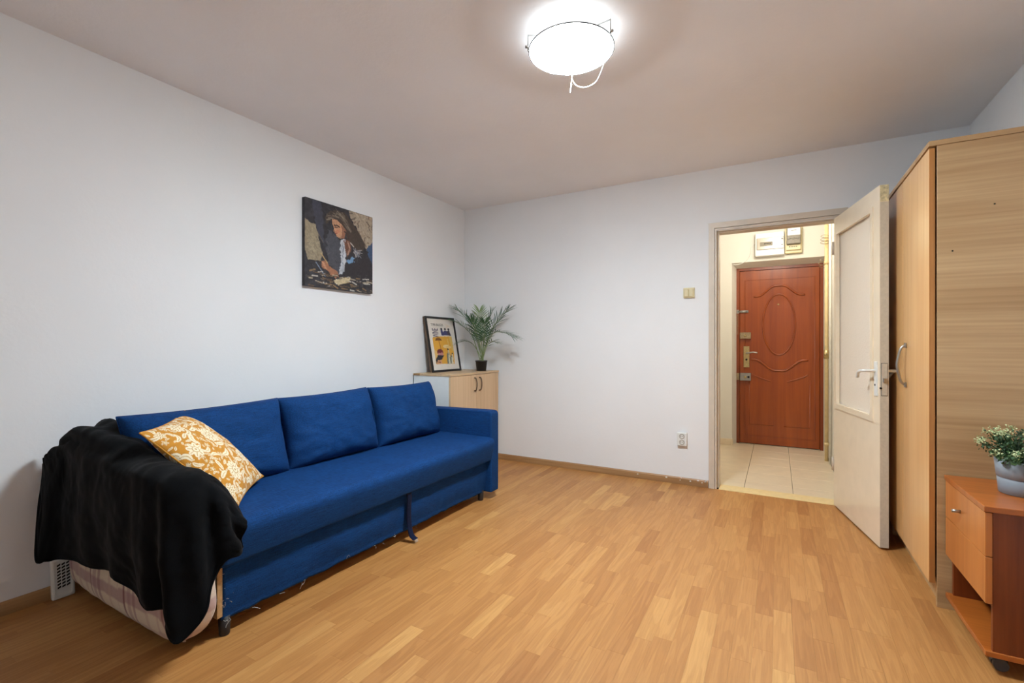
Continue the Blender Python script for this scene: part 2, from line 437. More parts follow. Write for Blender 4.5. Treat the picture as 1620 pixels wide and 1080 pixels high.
# ------------------------------------------------------------------ hall beyond the doorway
HX0, HX1, HY, HD = -1.35, .445, 5.82, 6.02
bm = BM(); box(bm, HX0, HX1 + .1, YB2 - .01, HD + .1, -.06, -.008); hfl = structure(obj('floor_hall', bm, M['grout']))
T = .332; tx0 = -.236 + .02
tilecache = {}
for i in range(-4, 4):
    for j in range(-3, 6):
        a, b = tx0 + i * T - .014, tx0 + (i + 1) * T - .014; c, d = 4.66 + j * T, 4.66 + (j + 1) * T
        a, b, c, d = max(a, HX0), min(b, HX1), max(c, YB2 - .0), min(d, HD)
        if b - a < .02 or d - c < .02: continue
        if (c + d) / 2 > HY + .02 and ((a + b) / 2 < -.5): continue
        bm = BM(); box(bm, a + .0015, b - .0015, c + .0015, d - .0015, -.02, 0.0, .0012); obj('tile', bm, M['tile'], hfl)
bm = BM(); box(bm, -.40, DX1, YB - .012, YB2 + .005, -.011, .006, .003); structure(obj('trim_2', bm, plain('threshold_strip', (232, 206, 150), .4)))
bm = BM(); box(bm, HX0 - .1, HX1 + .1, YB2, HD + .1, H, H + .1); structure(obj('ceiling_hall', bm, M['hallwall']))
bm = BM(); box(bm, HX1, HX1 + .1, YB2, HD + .1, -.02, H); structure(obj('wall_hall_right', bm, M['hallwall']))
bm = BM(); box(bm, HX0 - .1, HX0, YB2, HD + .1, -.02, H); structure(obj('wall_hall_left', bm, M['hallwall']))
bm = BM()
fo = [(HX0, -.02), (-.447, -.02), (-.447, 2.035), (.425, 2.035), (.425, -.02), (HX1, -.02), (HX1, H), (HX0, H)]
bo = [(HX0, -.02), (-.410, -.02), (-.410, 1.990), (.423, 1.990), (.423, -.02), (HX1, -.02), (HX1, H), (HX0, H)]
A_ = [bm.verts.new((x, HY, z)) for x, z in fo]; B_ = [bm.verts.new((x, 5.974, z)) for x, z in bo]
bm.faces.new(A_); bm.faces.new(B_[::-1])
for i in range(8): bm.faces.new((A_[i], B_[i], B_[(i + 1) % 8], A_[(i + 1) % 8]))
structure(obj('wall_hall_end', bm, M['hallwall']))
bm = BM(); box(bm, HX0, HX1, HD + .0, HD + .1, -.02, H); structure(obj('wall_hall_behind_door', bm, M['hallwall']))
bm = BM(); box(bm, -.75, -.452, HY - .02, HY, 0, .07, .004); box(bm, -.452, -.436, HY - .02, HY + .06, 0, .07, .003)
structure(obj('baseboard_hall', bm, M['tile']))

# door casing and jamb
bm = BM(); portal(bm, -.471, .425, 2.072, .042, YB - .014, YB + .01); trim = structure(obj('trim_1', bm, M['frame']))
bm = BM(); portal(bm, -.426, .380, 2.026, .012, YB - .006, YB2 + .01); obj('jamb_lining', bm, M['frame'], trim)
bm = BM(); portal(bm, -.4145, .3695, 2.014, .0135, YB + .035, YB2 + .012); obj('door_stop', bm, M['frame'], trim)

# entry door at the end of the hall
d2 = bpy.data.objects.new('door_2', None); d2.location = (0, 6.0, 0); COL.objects.link(d2); structure(d2)
EX0, EX1, EZ = -.412, .425, 1.992
bm = BM(); portal(bm, EX0, EX1, EZ, .032, 5.972, HD); obj('door_frame', bm, M['mahogdk'], d2)
bm = BM(); box(bm, EX0 + .034, EX1 - .034, 5.985, HD, .008, EZ - .034, .003); leafo = obj('door_leaf', bm, M['mahog'], d2)
ECX = 0.012; YF2 = 5.984
def mould(pts, r=.011, closed=False):
    bm = BM(); tube(bm, [(x, YF2, z) for x, z in pts], r, 8, closed); return obj('moulding', bm, M['mahog'], leafo, True)
E_ = [(ECX + .155 * math.cos(a), 1.345 + .335 * math.sin(a)) for a in np.linspace(0, 2 * PI, 64, endpoint=False)]
mould(E_, .009, True)
def arch(z0, zm, hw, up=1):
    xs = np.linspace(-1, 1, 41); out = []
    for x in xs:
        ax = abs(x)
        z = zm + (z0 - zm) * (.5 - .5 * math.cos(PI * min(max((ax - .12) / .75, 0), 1)))
        out.append((ECX + x * hw, z))
    return out
mould(arch(1.665, 1.775, .245), .011)
mould(arch(.955, .835, .275), .012)
mould([(ECX - .27 + .19 * t, .80 - .085 * t ** .7) for t in np.linspace(0, 1, 14)], .007)
mould([(ECX + .27 - .19 * t, .80 - .085 * t ** .7) for t in np.linspace(0, 1, 14)], .007)
for sgn in (-1, 1): mould([(ECX + sgn * .29, .74), (ECX + sgn * .29, .225), (ECX + sgn * .05, .225)], .005)
mould([(ECX - .335, 1.85), (ECX + .335, 1.85), (ECX + .335, .10), (ECX - .335, .10)], .004, True)
# locks down the latch side
def ebox(name, x0, x1, z0, z1, d, mat, parent=d2, bev=.003, label=None):
    bm = BM(); box(bm, x0, x1, YF2 - d, YF2 + .002, z0, z1, bev); return obj(name, bm, mat, parent, label=label)
b1 = ebox('door_bolt', -.372, -.288, 1.486, 1.514, .02, M['steel'], label='small steel slide bolt')
bm = BM(); tube(bm, [(-.395, YF2 - .02, 1.50), (-.30, YF2 - .02, 1.50)], .007, 8); obj('bolt_rod', bm, M['steel'], b1, True)
ebox('strike_plate', -.408, -.382, 1.478, 1.522, .022, M['steel'])
bm = BM(); tube(bm, [(-.398, 5.968, 1.47), (-.398, 5.968, 1.24)], .003, 6); obj('chain_wire', bm, M['oldmetal'], d2)
lk = ebox('rim_lock', -.374, -.262, 1.19, 1.262, .035, M['oldmetal'], label='worn scuffed rim lock')
bm = BM(); tube(bm, [(-.32, YF2 - .03, 1.225), (-.32, YF2 - .05, 1.225)], .013, 12); obj('lock_cylinder', bm, M['brass'], lk, True)
hp = ebox('handle_plate', -.338, -.278, .866, 1.106, .012, M['brass'], label='tall brass handle plate')
bm = BM(); tube(bm, smooth_path([(-.308, YF2, 1.028), (-.308, YF2 - .05, 1.028), (-.29, YF2 - .058, 1.03), (-.24, YF2 - .058, 1.038), (-.195, YF2 - .055, 1.03)], 4), .008, 8); obj('lever', bm, M['steel'], hp, True)
bm = BM(); tube(bm, [(-.308, YF2 - .005, .955), (-.308, YF2 - .016, .955)], .011, 12); obj('keyhole', bm, M['dark'], hp, True)
lk = ebox('rim_lock', -.374, -.262, .716, .802, .035, M['steel'], label='grey steel rim lock with a round cylinder')
bm = BM(); tube(bm, [(-.318, YF2 - .03, .758), (-.318, YF2 - .048, .758)], .015, 14); obj('lock_cylinder', bm, M['brass'], lk, True)
bm = BM(); box(bm, -.296, -.276, YF2 - .055, YF2 - .03, .748, .77, .003); obj('thumb_turn', bm, M['dark'], lk)
ebox('strike_plate', -.410, -.38, .722, .798, .03, M['oldmetal'])
bm = BM(); tube(bm, [(ECX - .005, YF2 + .001, 1.568), (ECX - .005, YF2 - .006, 1.568)], .009, 14); obj('peephole', bm, M['brass'], d2, True)

# fuse box, meter, cable and painted pipe in the hall
t = thing('fuse_box', (-.072, HY, 2.0), 'white wall-mounted fuse box with grey cover over the brown entry door', 'fuse box')
bm = BM(); box(bm, -.213, .062, HY - .075, HY, 2.075, 2.325, .008); obj('body', bm, M['whiteplastic'], t)
bm = BM(); box(bm, -.196, .058, HY - .088, HY - .073, 2.142, 2.268, .004); c_ = obj('cover', bm, M['smoke'], t, label='smoky grey cover flap')
bm = BM(); box(bm, -.165, -.045, HY - .0905, HY - .0885, 2.178, 2.222); obj('badge', bm, M['badge'], c_)
for k in range(5):
    bm = BM(); box(bm, -.125 + k * .013, -.117 + k * .013, HY - .092, HY - .0904, 2.196, 2.208); obj('print_mark', bm, M['ink'], c_)
for z in (2.18, 2.24):
    bm = BM(); tube(bm, [(.042, HY - .086, z), (.042, HY - .094, z)], .008, 10); obj('cover_screw', bm, M['darkgrey'], c_)
t = thing('electricity_meter', (.14, HY, 2.09), 'electricity meter with white label hood and dark dial beside the fuse box', 'meter')
bm = BM(); box(bm, .068, .225, HY - .05, HY, 2.085, 2.36, .006); obj('base_plate', bm, M['creamplastic'], t)
bm = BM(); box(bm, .082, .208, HY - .12, HY - .048, 2.17, 2.34, .006); obj('meter_body', bm, M['greyplastic'], t)
bm = BM(); box(bm, .09, .206, HY - .126, HY - .118, 2.258, 2.335, .004); h_ = obj('label_hood', bm, M['whiteplastic'], t)
bm = BM(); box(bm, .12, .17, HY - .1272, HY - .1255, 2.306, 2.311); obj('print_mark', bm, M['ink'], h_)
bm = BM()
for k in range(5): tube(bm, [(.098 + k * .022, HY - .118, 2.222 + .006 * (k % 2)), (.098 + k * .022, HY - .126, 2.222 + .006 * (k % 2))], .008, 10)
obj('dial', bm, M['steel'], t, True)
bm = BM(); box(bm, .078, .212, HY - .075, HY - .048, 2.115, 2.18, .004); tc_ = obj('terminal_cover', bm, M['creamplastic'], t)
for k in range(4):
    bm = BM(); box(bm, .105 + k * .02, .117 + k * .02, HY - .077, HY - .0745, 2.145, 2.153); obj('print_mark', bm, M['ink'], tc_)
bm = BM(); tube(bm, smooth_path([(-.205, HY - .006, 2.24), (-.245, HY - .006, 2.20), (-.262, HY - .006, 2.12), (-.30, HY - .006, 2.055), (-.36, HY - .006, 2.02), (-.41, HY - .006, 2.015), (-.436, HY - .004, 2.022)], 6), .004, 6)
setp(obj('cable', bm, M['cord'], None, True), 'thin white cable looping from the fuse box to the doorway corner', 'cable')
t = thing('gas_pipe', (.41, 5.46, 0), 'cream painted upright pipe with a valve in the corner beside the entry door', 'pipe')
bm = BM(); tube(bm, [(.412, 5.46, 0), (.412, 5.46, H)], .016, 12); obj('pipe_run', bm, M['pipe'], t, True)
bm = BM(); tube(bm, [(.432, 5.33, 0), (.432, 5.33, H)], .011, 10); obj('side_pipe', bm, plain('white_pipe_paint', (226, 218, 202), .45), t, True)
bm = BM(); tube(bm, [(.412, 5.46, .99), (.412, 5.46, 1.07)], .024, 12); tube(bm, [(.412, 5.46, 1.03), (.40, 5.405, 1.03)], .012, 8); obj('valve', bm, M['brass'], t, True)
for z in (.15, 1.9):
    bm = BM(); tube(bm, [(.412, 5.46, z), (.412, 5.46, z + .03)], .021, 12); obj('pipe_clamp', bm, M['pipe'], t, True)
for k in range(6):
    z = (2.10 + .03 * (k % 3)) if k < 3 else (1.90 + .03 * (k % 3)); x = .35 + .02 * random.random(); y = 5.40 + .02 * random.random() if k < 3 else 5.60
    bm = BM(); tube(bm, smooth_path([(.44, y, z), (.39, y - .01, z + .012), (x - .0, y - .015, z), (x + .03, y - .01, z - .015), (.44, y, z - .01)], 4), .0025, 6)
    obj('wire_loop', bm, M['oldmetal'], t, True)

# ------------------------------------------------------------------ open white door with hammered glass
A2 = np.array([.342, 3.965]); B2 = np.array([.488, 3.2445]); Dv = (B2 - A2) / np.hypot(*(B2 - A2)); Nv = np.array([-Dv[1], Dv[0]])
DW = float(np.hypot(*(B2 - A2)))
def dmap(u, w, z): return (A2[0] + Dv[0] * u + Nv[0] * w, A2[1] + Dv[1] * u + Nv[1] * w, z)
d1 = bpy.data.objects.new('door_1', None); d1.location = (A2[0], A2[1], 0); COL.objects.link(d1); structure(d1)
OP = (.055, .642, .706, 1.888)
bm = BM(); ring(bm, (0, DW, .012, 1.998), OP, 0, .042, dmap); obj('door_leaf', bm, M['doorpaint'], d1)
for w0, w1 in ((-.008, .014), (.028, .05)):
    bm = BM(); ring(bm, (OP[0] - .016, OP[1] + .016, OP[2] - .018, OP[3] + .014), (OP[0] + .014, OP[1] - .016, OP[2] + .016, OP[3] - .014), w0, w1, dmap); obj('glazing_bead', bm, M['doorpaint'], d1)
bm = BM(); box(bm, OP[0] + .002, OP[1] - .002, .018, .024, OP[2] + .002, OP[3] - .002, 0, dmap); obj('glass_pane', bm, M['frost'], d1, label='hammered frosted glass pane')
bm = BM(); box(bm, DW, DW + .0012, .001, .041, .013, 1.905, 0, dmap); obj('edge_strip', bm, M['edgepaint'], d1)
bm = BM(); box(bm, DW, DW + .0014, .001, .041, 1.907, 1.997, 0, dmap); obj('bare_edge_patch', bm, plain('chipped_paint', (206, 196, 158), .8, 0, .3, 70), d1)
def rplate(u0, u1, w0, w1, z0, z1, mat, name, parent, bev=.004):
    bm = BM(); box(bm, u0, u1, w0, w1, z0, z1, bev, dmap, 2); return obj(name, bm, mat, parent)
pl = rplate(.676, .712, -.007, .001, .838, 1.03, M['whiteplastic'], 'handle_plate', d1)
def lever(w, sgn, parent):
    bm = BM(); tube(bm, [dmap(*p) for p in smooth_path([(.694, w, .978), (.694, w - sgn * .05, .978), (.675, w - sgn * .056, .977), (.62, w - sgn * .056, .968), (.585, w - sgn * .05, .938)], 5)], .0085, 10); obj('lever', bm, M['whiteplastic'], parent, True)
lever(-.004, 1, pl)
bm = BM(); tube(bm, [dmap(.694, -.006, .90), dmap(.694, -.0085, .90)], .006, 10); obj('keyhole', bm, M['dark'], pl)
pl2 = rplate(.676, .712, .041, .049, .838, 1.03, M['whiteplastic'], 'handle_plate', d1); lever(.046, -1, pl2)
fp = rplate(DW + .0005, DW + .004, .008, .034, .845, 1.02, M['edgepaint'], 'lock_faceplate', d1, .0015)
rplate(DW + .0004, DW + .0016, .006, .036, .842, 1.023, M['darkgrey'], 'faceplate_rebate', d1, .0003)
rplate(DW + .002, DW + .014, .014, .028, .918, .94, M['steel'], 'latch_bolt', fp, .002)
bm = BM(); tube(bm, [dmap(DW + .001, .004, .885), dmap(DW + .006, .004, .885)], .006, 8); obj('faceplate_screw', bm, M['dark'], fp)
for z in (.25, 1.75):
    bm = BM(); tube(bm, [dmap(-.008, -.004, z), dmap(-.008, -.004, z + .09)], .008, 10); obj('hinge', bm, M['frame'], d1, True)

# ------------------------------------------------------------------ switch and socket on the back wall
t = thing('light_switch', (-.617, YB, 1.5), 'yellowed double light switch on the white wall beside the door frame', 'switch')
bm = BM(); box(bm, -.66, -.574, YB - .018, YB, 1.497, 1.578, .006, None, 2); obj('plate', bm, M['creamplastic'], t)
for k in (0, 1):
    bm = BM(); box(bm, -.652 + k * .036, -.619 + k * .036, YB - .027, YB - .016, 1.505, 1.568, .004); obj('rocker', bm, M['creamplastic'], t)
t = thing('power_socket', (-.667, YB, .31), 'white double power socket low on the wall near the door frame', 'socket')
bm = BM(); box(bm, -.707, -.63, YB - .03, YB, .312, .418, .007, None, 2); obj('plate', bm, M['whiteplastic'], t)
for z in (.389, .342):
    bm = BM(); tube(bm, [(-.668 + .018 * math.cos(a), YB - .031, z + .018 * math.sin(a)) for a in np.linspace(0, 2 * PI, 20, endpoint=False)], .0022, 6, True); s_ = obj('socket_ring', bm, M['badge'], t, True)
    for dx in (-.008, .008):
        bm = BM(); tube(bm, [(-.668 + dx, YB - .029, z + .002), (-.668 + dx, YB - .0318, z + .002)], .0032, 8); obj('pin_hole', bm, M['dark'], s_)

# ------------------------------------------------------------------ wardrobe
WX, WY0, WY1, WZ = .595, 2.655, 3.56, 1.998
wr = thing('wardrobe', (.82, 3.1, 0), 'tall two-door beech wardrobe standing against the wall behind the open white door', 'wardrobe')
bm = BM(); box(bm, WX, XR - .004, WY0, WY0 + .018, 0, WZ - .022, .0008); sp = obj('side_panel', bm, M['beech_h'], wr)
for (y, z) in ((2.654, 1.70), (2.654, 1.52)):
    x = .645 if z < 1.6 else .775
    bm = BM(); tube(bm, [(x, y - .0006, z), (x, y + .003, z)], .0032, 8); obj('screw_hole', bm, M['dark'], sp)
bm = BM(); box(bm, WX, XR - .004, WY1 - .018, WY1, 0, WZ - .022, .0008); obj('side_panel', bm, M['beech_h'], wr)
bm = BM(); box(bm, WX - .028, XR - .004, WY0 - .004, WY1 + .004, WZ - .022, WZ, .001); obj('top_board', bm, M['beech_h'], wr)
bm = BM(); box(bm, XR - .012, XR - .006, WY0 + .018, WY1 - .018, .03, WZ - .022); obj('back_panel', bm, M['beech_h'], wr)
bm = BM(); box(bm, WX + .02, WX + .036, WY0 + .018, WY1 - .018, 0, .095); obj('plinth', bm, M['beech_h'], wr)
bm = BM(); box(bm, WX + .002, XR - .02, WY0 + .018, WY1 - .018, .095, .113); obj('bottom_board', bm, M['beech_h'], wr)
ys = (2.653, 3.138, 3.562)
for k in (0, 1):
    a, b = ys[k] + .0025, ys[k + 1] - .0025
    bm = BM(); box(bm, WX - .026, WX - .006, a, b, .10, WZ - .03, .0012); dr = obj('door', bm, M['beech_v'], wr)
    bm = BM(); box(bm, WX - .0255, WX - .0065, a - .0012, a + .0005, .101, WZ - .031); obj('edge_band', bm, M['beech_edge'], dr)
    hy = 3.06 if k == 0 else b - .05
    bm = BM(); tube(bm, smooth_path([(WX - .026, hy, .92), (WX - .048, hy, .935), (WX - .062, hy, 1.0), (WX - .064, hy, 1.02), (WX - .062, hy, 1.04), (WX - .048, hy, 1.105), (WX - .026, hy, 1.12)], 5), .0062, 8)
    h_ = obj('handle', bm, M['steel'], dr, True, label='satin grey bow handle')
    for z in (.92, 1.12):
        bm = BM(); box(bm, WX - .036, WX - .0255, hy - .009, hy + .009, z - .013, z + .013, .003); obj('handle_foot', bm, M['steel'], h_)

# ------------------------------------------------------------------ bedside cabinet on castors
NX, NY0, NY1, NZ = .62, 2.205, 2.643, .572
ns = thing('bedside_cabinet', (.83, 2.42, 0), 'orange-brown bedside cabinet with two drawers on castors in front of the wardrobe side', 'cabinet')
NB = XR - .012
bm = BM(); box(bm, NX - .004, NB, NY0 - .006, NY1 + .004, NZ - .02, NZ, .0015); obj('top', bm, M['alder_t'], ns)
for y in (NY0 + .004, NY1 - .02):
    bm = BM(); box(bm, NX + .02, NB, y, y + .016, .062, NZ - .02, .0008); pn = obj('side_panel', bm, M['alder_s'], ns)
bm = BM(); tube(bm, smooth_path([(.672, NY1 - .02, .185), (.672, NY1 - .036, .185), (.672, NY1 - .048, .183)], 3), .011, 12); obj('knob', bm, M['steel'], pn, True)
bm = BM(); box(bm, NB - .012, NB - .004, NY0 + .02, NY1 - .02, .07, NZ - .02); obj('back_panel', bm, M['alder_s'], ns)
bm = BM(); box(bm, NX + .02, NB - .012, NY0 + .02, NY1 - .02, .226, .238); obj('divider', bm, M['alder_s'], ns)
for z0, z1 in ((.399, .549), (.238, .396)):
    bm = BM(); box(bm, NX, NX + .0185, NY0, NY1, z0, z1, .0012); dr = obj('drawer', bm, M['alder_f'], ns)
    if z0 > .3:
        bm = BM(); tube(bm, [(NX, 2.455, .474), (NX - .026, 2.455, .474)], .0065, 12); obj('drawer_knob', bm, M['steel'], dr, True, label='grey metal peg knob')
bm = BM(); box(bm, NX + .0, NB, NY0 - .002, NY1 + .002, .058, .076, .0012); obj('bottom_shelf', bm, M['alder_t'], ns)
for x in (NX + .05, NB - .05):
    for y in (NY0 + .05, NY1 - .05):
        bm = BM(); box(bm, x - .022, x + .022, y - .018, y + .018, .046, .058, .003); box(bm, x - .02, x + .02, y - .012, y + .012, .022, .05, .006); cs = obj('castor', bm, M['darkgrey'], ns)
        for s_ in (-1, 1):
            bm = BM(); tube(bm, [(x, y + s_ * .006, .021), (x, y + s_ * .017, .021)], .021, 18); obj('wheel', bm, M['darkgrey'], cs, False)

# ------------------------------------------------------------------ corner cabinet behind the sofa
CZ = .872
cb = thing('corner_cabinet', (-2.6, 3.58, 0), 'white-sided birch-fronted cabinet in the room corner behind the sofa arm', 'cabinet')
cy0, cy1, cx1 = 3.195, 3.972, -2.388
bm = BM(); box(bm, XL + .018, cx1 + .004, cy0 - .004, cy1 + .003, CZ - .018, CZ, .001); tp = obj('top', bm, M['birch_t'], cb)
bm = BM(); box(bm, XL + .024, XL + .09, cy0 - .0052, cy0 - .003, CZ - .0175, CZ - .0005); obj('edge_scrape', bm, plain('bare_edge', (150, 112, 70), .8), tp, label='brown scrape where the edge band is gone')
for y in (cy0, cy1 - .018):
    bm = BM(); box(bm, XL + .02, cx1 - .019, y, y + .018, 0, CZ - .018, .0008); obj('side_panel', bm, M['whitelam'], cb)
bm = BM(); box(bm, XL + .02, XL + .026, cy0 + .018, cy1 - .018, .05, CZ - .02); obj('back_panel', bm, M['whitelam'], cb)
bm = BM(); box(bm, cx1 - .06, cx1 - .044, cy0 + .018, cy1 - .018, 0, .09); obj('plinth', bm, M['birch_v'], cb)
for k, (a, b) in enumerate(((cy0 + .001, 3.5855), (3.589, cy1 - .001))):
    bm = BM(); box(bm, cx1 - .0185, cx1, a, b, .09, CZ - .021, .0012); dr = obj('door', bm, M['birch_v'], cb)
    hy = 3.553 if k == 0 else 3.632
    bm = BM(); tube(bm, smooth_path([(cx1, hy, .707), (cx1 + .018, hy, .712), (cx1 + .027, hy, .745), (cx1 + .028, hy, .765), (cx1 + .027, hy, .785), (cx1 + .018, hy, .818), (cx1, hy, .823)], 5), .0055, 8)
    obj('handle', bm, plain('bronze_handle', (112, 96, 80), .4, .7), dr, True, label='bronze grey bow handle')

# ------------------------------------------------------------------ sofa
SX0, SX1 = -2.77, -1.80; SY0, SY1 = .86, 3.0; AT = .63
sofa = thing('sofa', (-2.28, 1.93, 0), 'long navy blue fabric sofa bed along the white wall', 'sofa')
def rounded_profile(pts, r, k=5):
    out = []; n = len(pts)
    for i in range(n):
        p0, p1, p2 = np.array(pts[i - 1]), np.array(pts[i]), np.array(pts[(i + 1) % n])
        rr = r[i] if hasattr(r, '__len__') else r
        if rr <= 0: out.append(tuple(p1)); continue
        a = p1 + (p0 - p1) / np.linalg.norm(p0 - p1) * rr; b = p1 + (p2 - p1) / np.linalg.norm(p2 - p1) * rr
        for t in np.linspace(0, 1, k): out.append(tuple((1 - t) ** 2 * a + 2 * t * (1 - t) * p1 + t * t * b))
    return out
def loft_y(name, prof, y0, y1, mat, parent, wob=.004, rnd=.02, n=60, seed=1, label=None, sag=0.):
    """closed XZ profile carried along Y with softened ends and slight unevenness"""
    prof = np.array(prof); c = prof.mean(0); ts = np.concatenate([[0, .15, .4, .7], np.linspace(1, n - 1, n - 1), [n - .7, n - .4, n - .15, n]]) / n
    P = np.zeros((len(ts), len(prof) + 1, 3))
    e = np.array([min(1, math.sqrt(max(0, 1 - (1 - min(t * n, (1 - t) * n, 1)) ** 2))) for t in ts])
    for i, t in enumerate(ts):
        y = y0 + (y1 - y0) * t
        pp = c + (prof - c) * 1.0
        if rnd:
            d = prof - c; dl = np.linalg.norm(d, axis=1, keepdims=True); pp = prof - d / dl * rnd * (1 - e[i])
        w = (vnoise(prof[:, 0] * 9 + 3, np.full(len(prof), y * 5.0), seed, 2) - .5) * 2 * wob
        q = pp + ((prof - c) / np.linalg.norm(prof - c, axis=1, keepdims=True)) * w[:, None]
        P[i, :-1, 0] = q[:, 0]; P[i, :-1, 1] = y; P[i, :-1, 2] = q[:, 1] - sag * math.sin(PI * t) * (prof[:, 1] > c[1])
        P[i, -1] = P[i, 0]
    o = grid(name, P, mat, parent, None, False, label)
    b = bmesh.new(); b.from_mesh(o.data); bmesh.ops.remove_doubles(b, verts=b.verts, dist=1e-5)
    bmesh.ops.holes_fill(b, edges=[x for x in b.edges if x.is_boundary]); bmesh.ops.recalc_face_normals(b, faces=b.faces)
    b.to_mesh(o.data); b.free(); o.data.polygons.foreach_set('use_smooth', [True] * len(o.data.polygons)); return o
# arms (XZ outline, thin in Y)
armp = rounded_profile([(SX0, .055), (SX1, .055), (SX1, AT + .012), (SX0, AT)], [.01, .01, .035, .04], 6)
loft_y('armrest', armp, 2.895, SY1, M['blue'], sofa, .002, .016, 10, 3)
armp = rounded_profile([(SX0, .075), (SX1 - .07, .075), (SX1 - .07, AT - .05), (SX0, AT - .03)], [.01, .01, .035, .04], 6)
loft_y('armrest', armp, SY0 + .035, .995, M['blue'], sofa, .002, .016, 10, 4)
bkp = rounded_profile([(SX0 + .0, .08), (-2.50, .08), (-2.55, .66), (SX0 + .01, .68)], [.01, .01, .05, .05], 6)
loft_y('backrest', bkp, .90, 2.895, M['blue'], sofa, .003, .02, 50, 5)
seatp = rounded_profile([(-2.50, .28), (-1.86, .285), (-1.80, .288), (-1.762, .455), (-2.50, .462)], [.01, .01, .012, .06, .02], 6)
loft_y('seat', seatp, .998, 2.908, M['blue'], sofa, .0035, .010, 70, 6, None, .006)
# front drawer panel with a ragged lower hem
n = 160; ysq = np.linspace(1.027, 2.905, n); P = np.zeros((n, 26, 3))
for i, y in enumerate(ysq):
    zb = .062 + .007 * (vnoise(np.array([y * 26.]), np.array([.3]), 8, 3)[0] - .5) * 2 + (.014 * (1 - (y - 1.02) / .5) if y < 1.52 else 0) * .4
    for j in range(26):
        v = j / 25; z = .305 + (zb - .305) * v
        P[i, j] = (-1.858 + .016 * math.sin(PI * min(v * 1.1, 1)) + .004 * (vnoise(np.array([y * 7.]), np.array([z * 12]), 9, 2)[0] - .5) * 2, y, z)
grid('drawer_front', P, M['blue'], sofa, None, False, None, .006)
bm = BM(); box(bm, -2.45, -1.868, 1.02, 2.905, .072, .20); obj('drawer_box', bm, M['rawwood'], sofa, label='bare board showing under the torn hem')
bm = BM(); box(bm, -1.875, -1.838, 1.004, 1.024, .09, .285, .001); obj('bare_frame_edge', bm, M['rawwood'], sofa, label='bare wooden edge where the cloth is torn')
bm = BM()
for k in range(30):
    y = 1.010 + abs(random.gauss(0, .016)) if k < 18 else 1.03 + 1.2 * random.random() ** 2
    z = .10 + .16 * random.random() if k < 18 else .062 + .01 * random.random()
    p = [Vector((-1.846, y, z))]
    for q in range(4): p.append(p[-1] + Vector((.003 * random.random(), random.gauss(0, .006), random.gauss(-.003, .006))))
    tube(bm, p, .0007, 4)
obj('loose_thread', bm, M['thread'], sofa, kind='stuff', label='pale loose threads of the torn fabric')
for (x, y) in ((-1.872, 2.865), (-1.872, 1.05), (-2.68, 2.85), (-2.68, 1.05)):
    bm = BM(); lathe(bm, [(.017, 0), (.019, .004), (.022, .075)], (x, y, 0), 16); obj('leg', bm, M['leg'], sofa, True)
# pull strap
sp_ = smooth_path([(-1.822, 2.036, .30), (-1.812, 2.04, .27), (-1.820, 2.045, .20), (-1.824, 2.05, .12), (-1.815, 2.056, .05), (-1.795, 2.062, .024), (-1.785, 2.064, .022)], 6)
P = np.array([[(p.x, p.y + w, p.z + (.002 if w > 0 else 0)) for w in (-.017, -.006, .006, .017)] for p in sp_])
st = grid('pull_strap', P, M['bluedk'], sofa, None, False, 'dark blue pull strap hanging from the seat edge', .004)
bm = BM()
for k in range(7):
    p = Vector((-1.786, 2.053 + .0035 * k, .022)); tube(bm, [p, p + Vector((.006, .001, -.008)), p + Vector((.011, random.gauss(0, .003), -.013))], .0009, 4)
obj('strap_fringe', bm, M['thread'], st, kind='stuff')

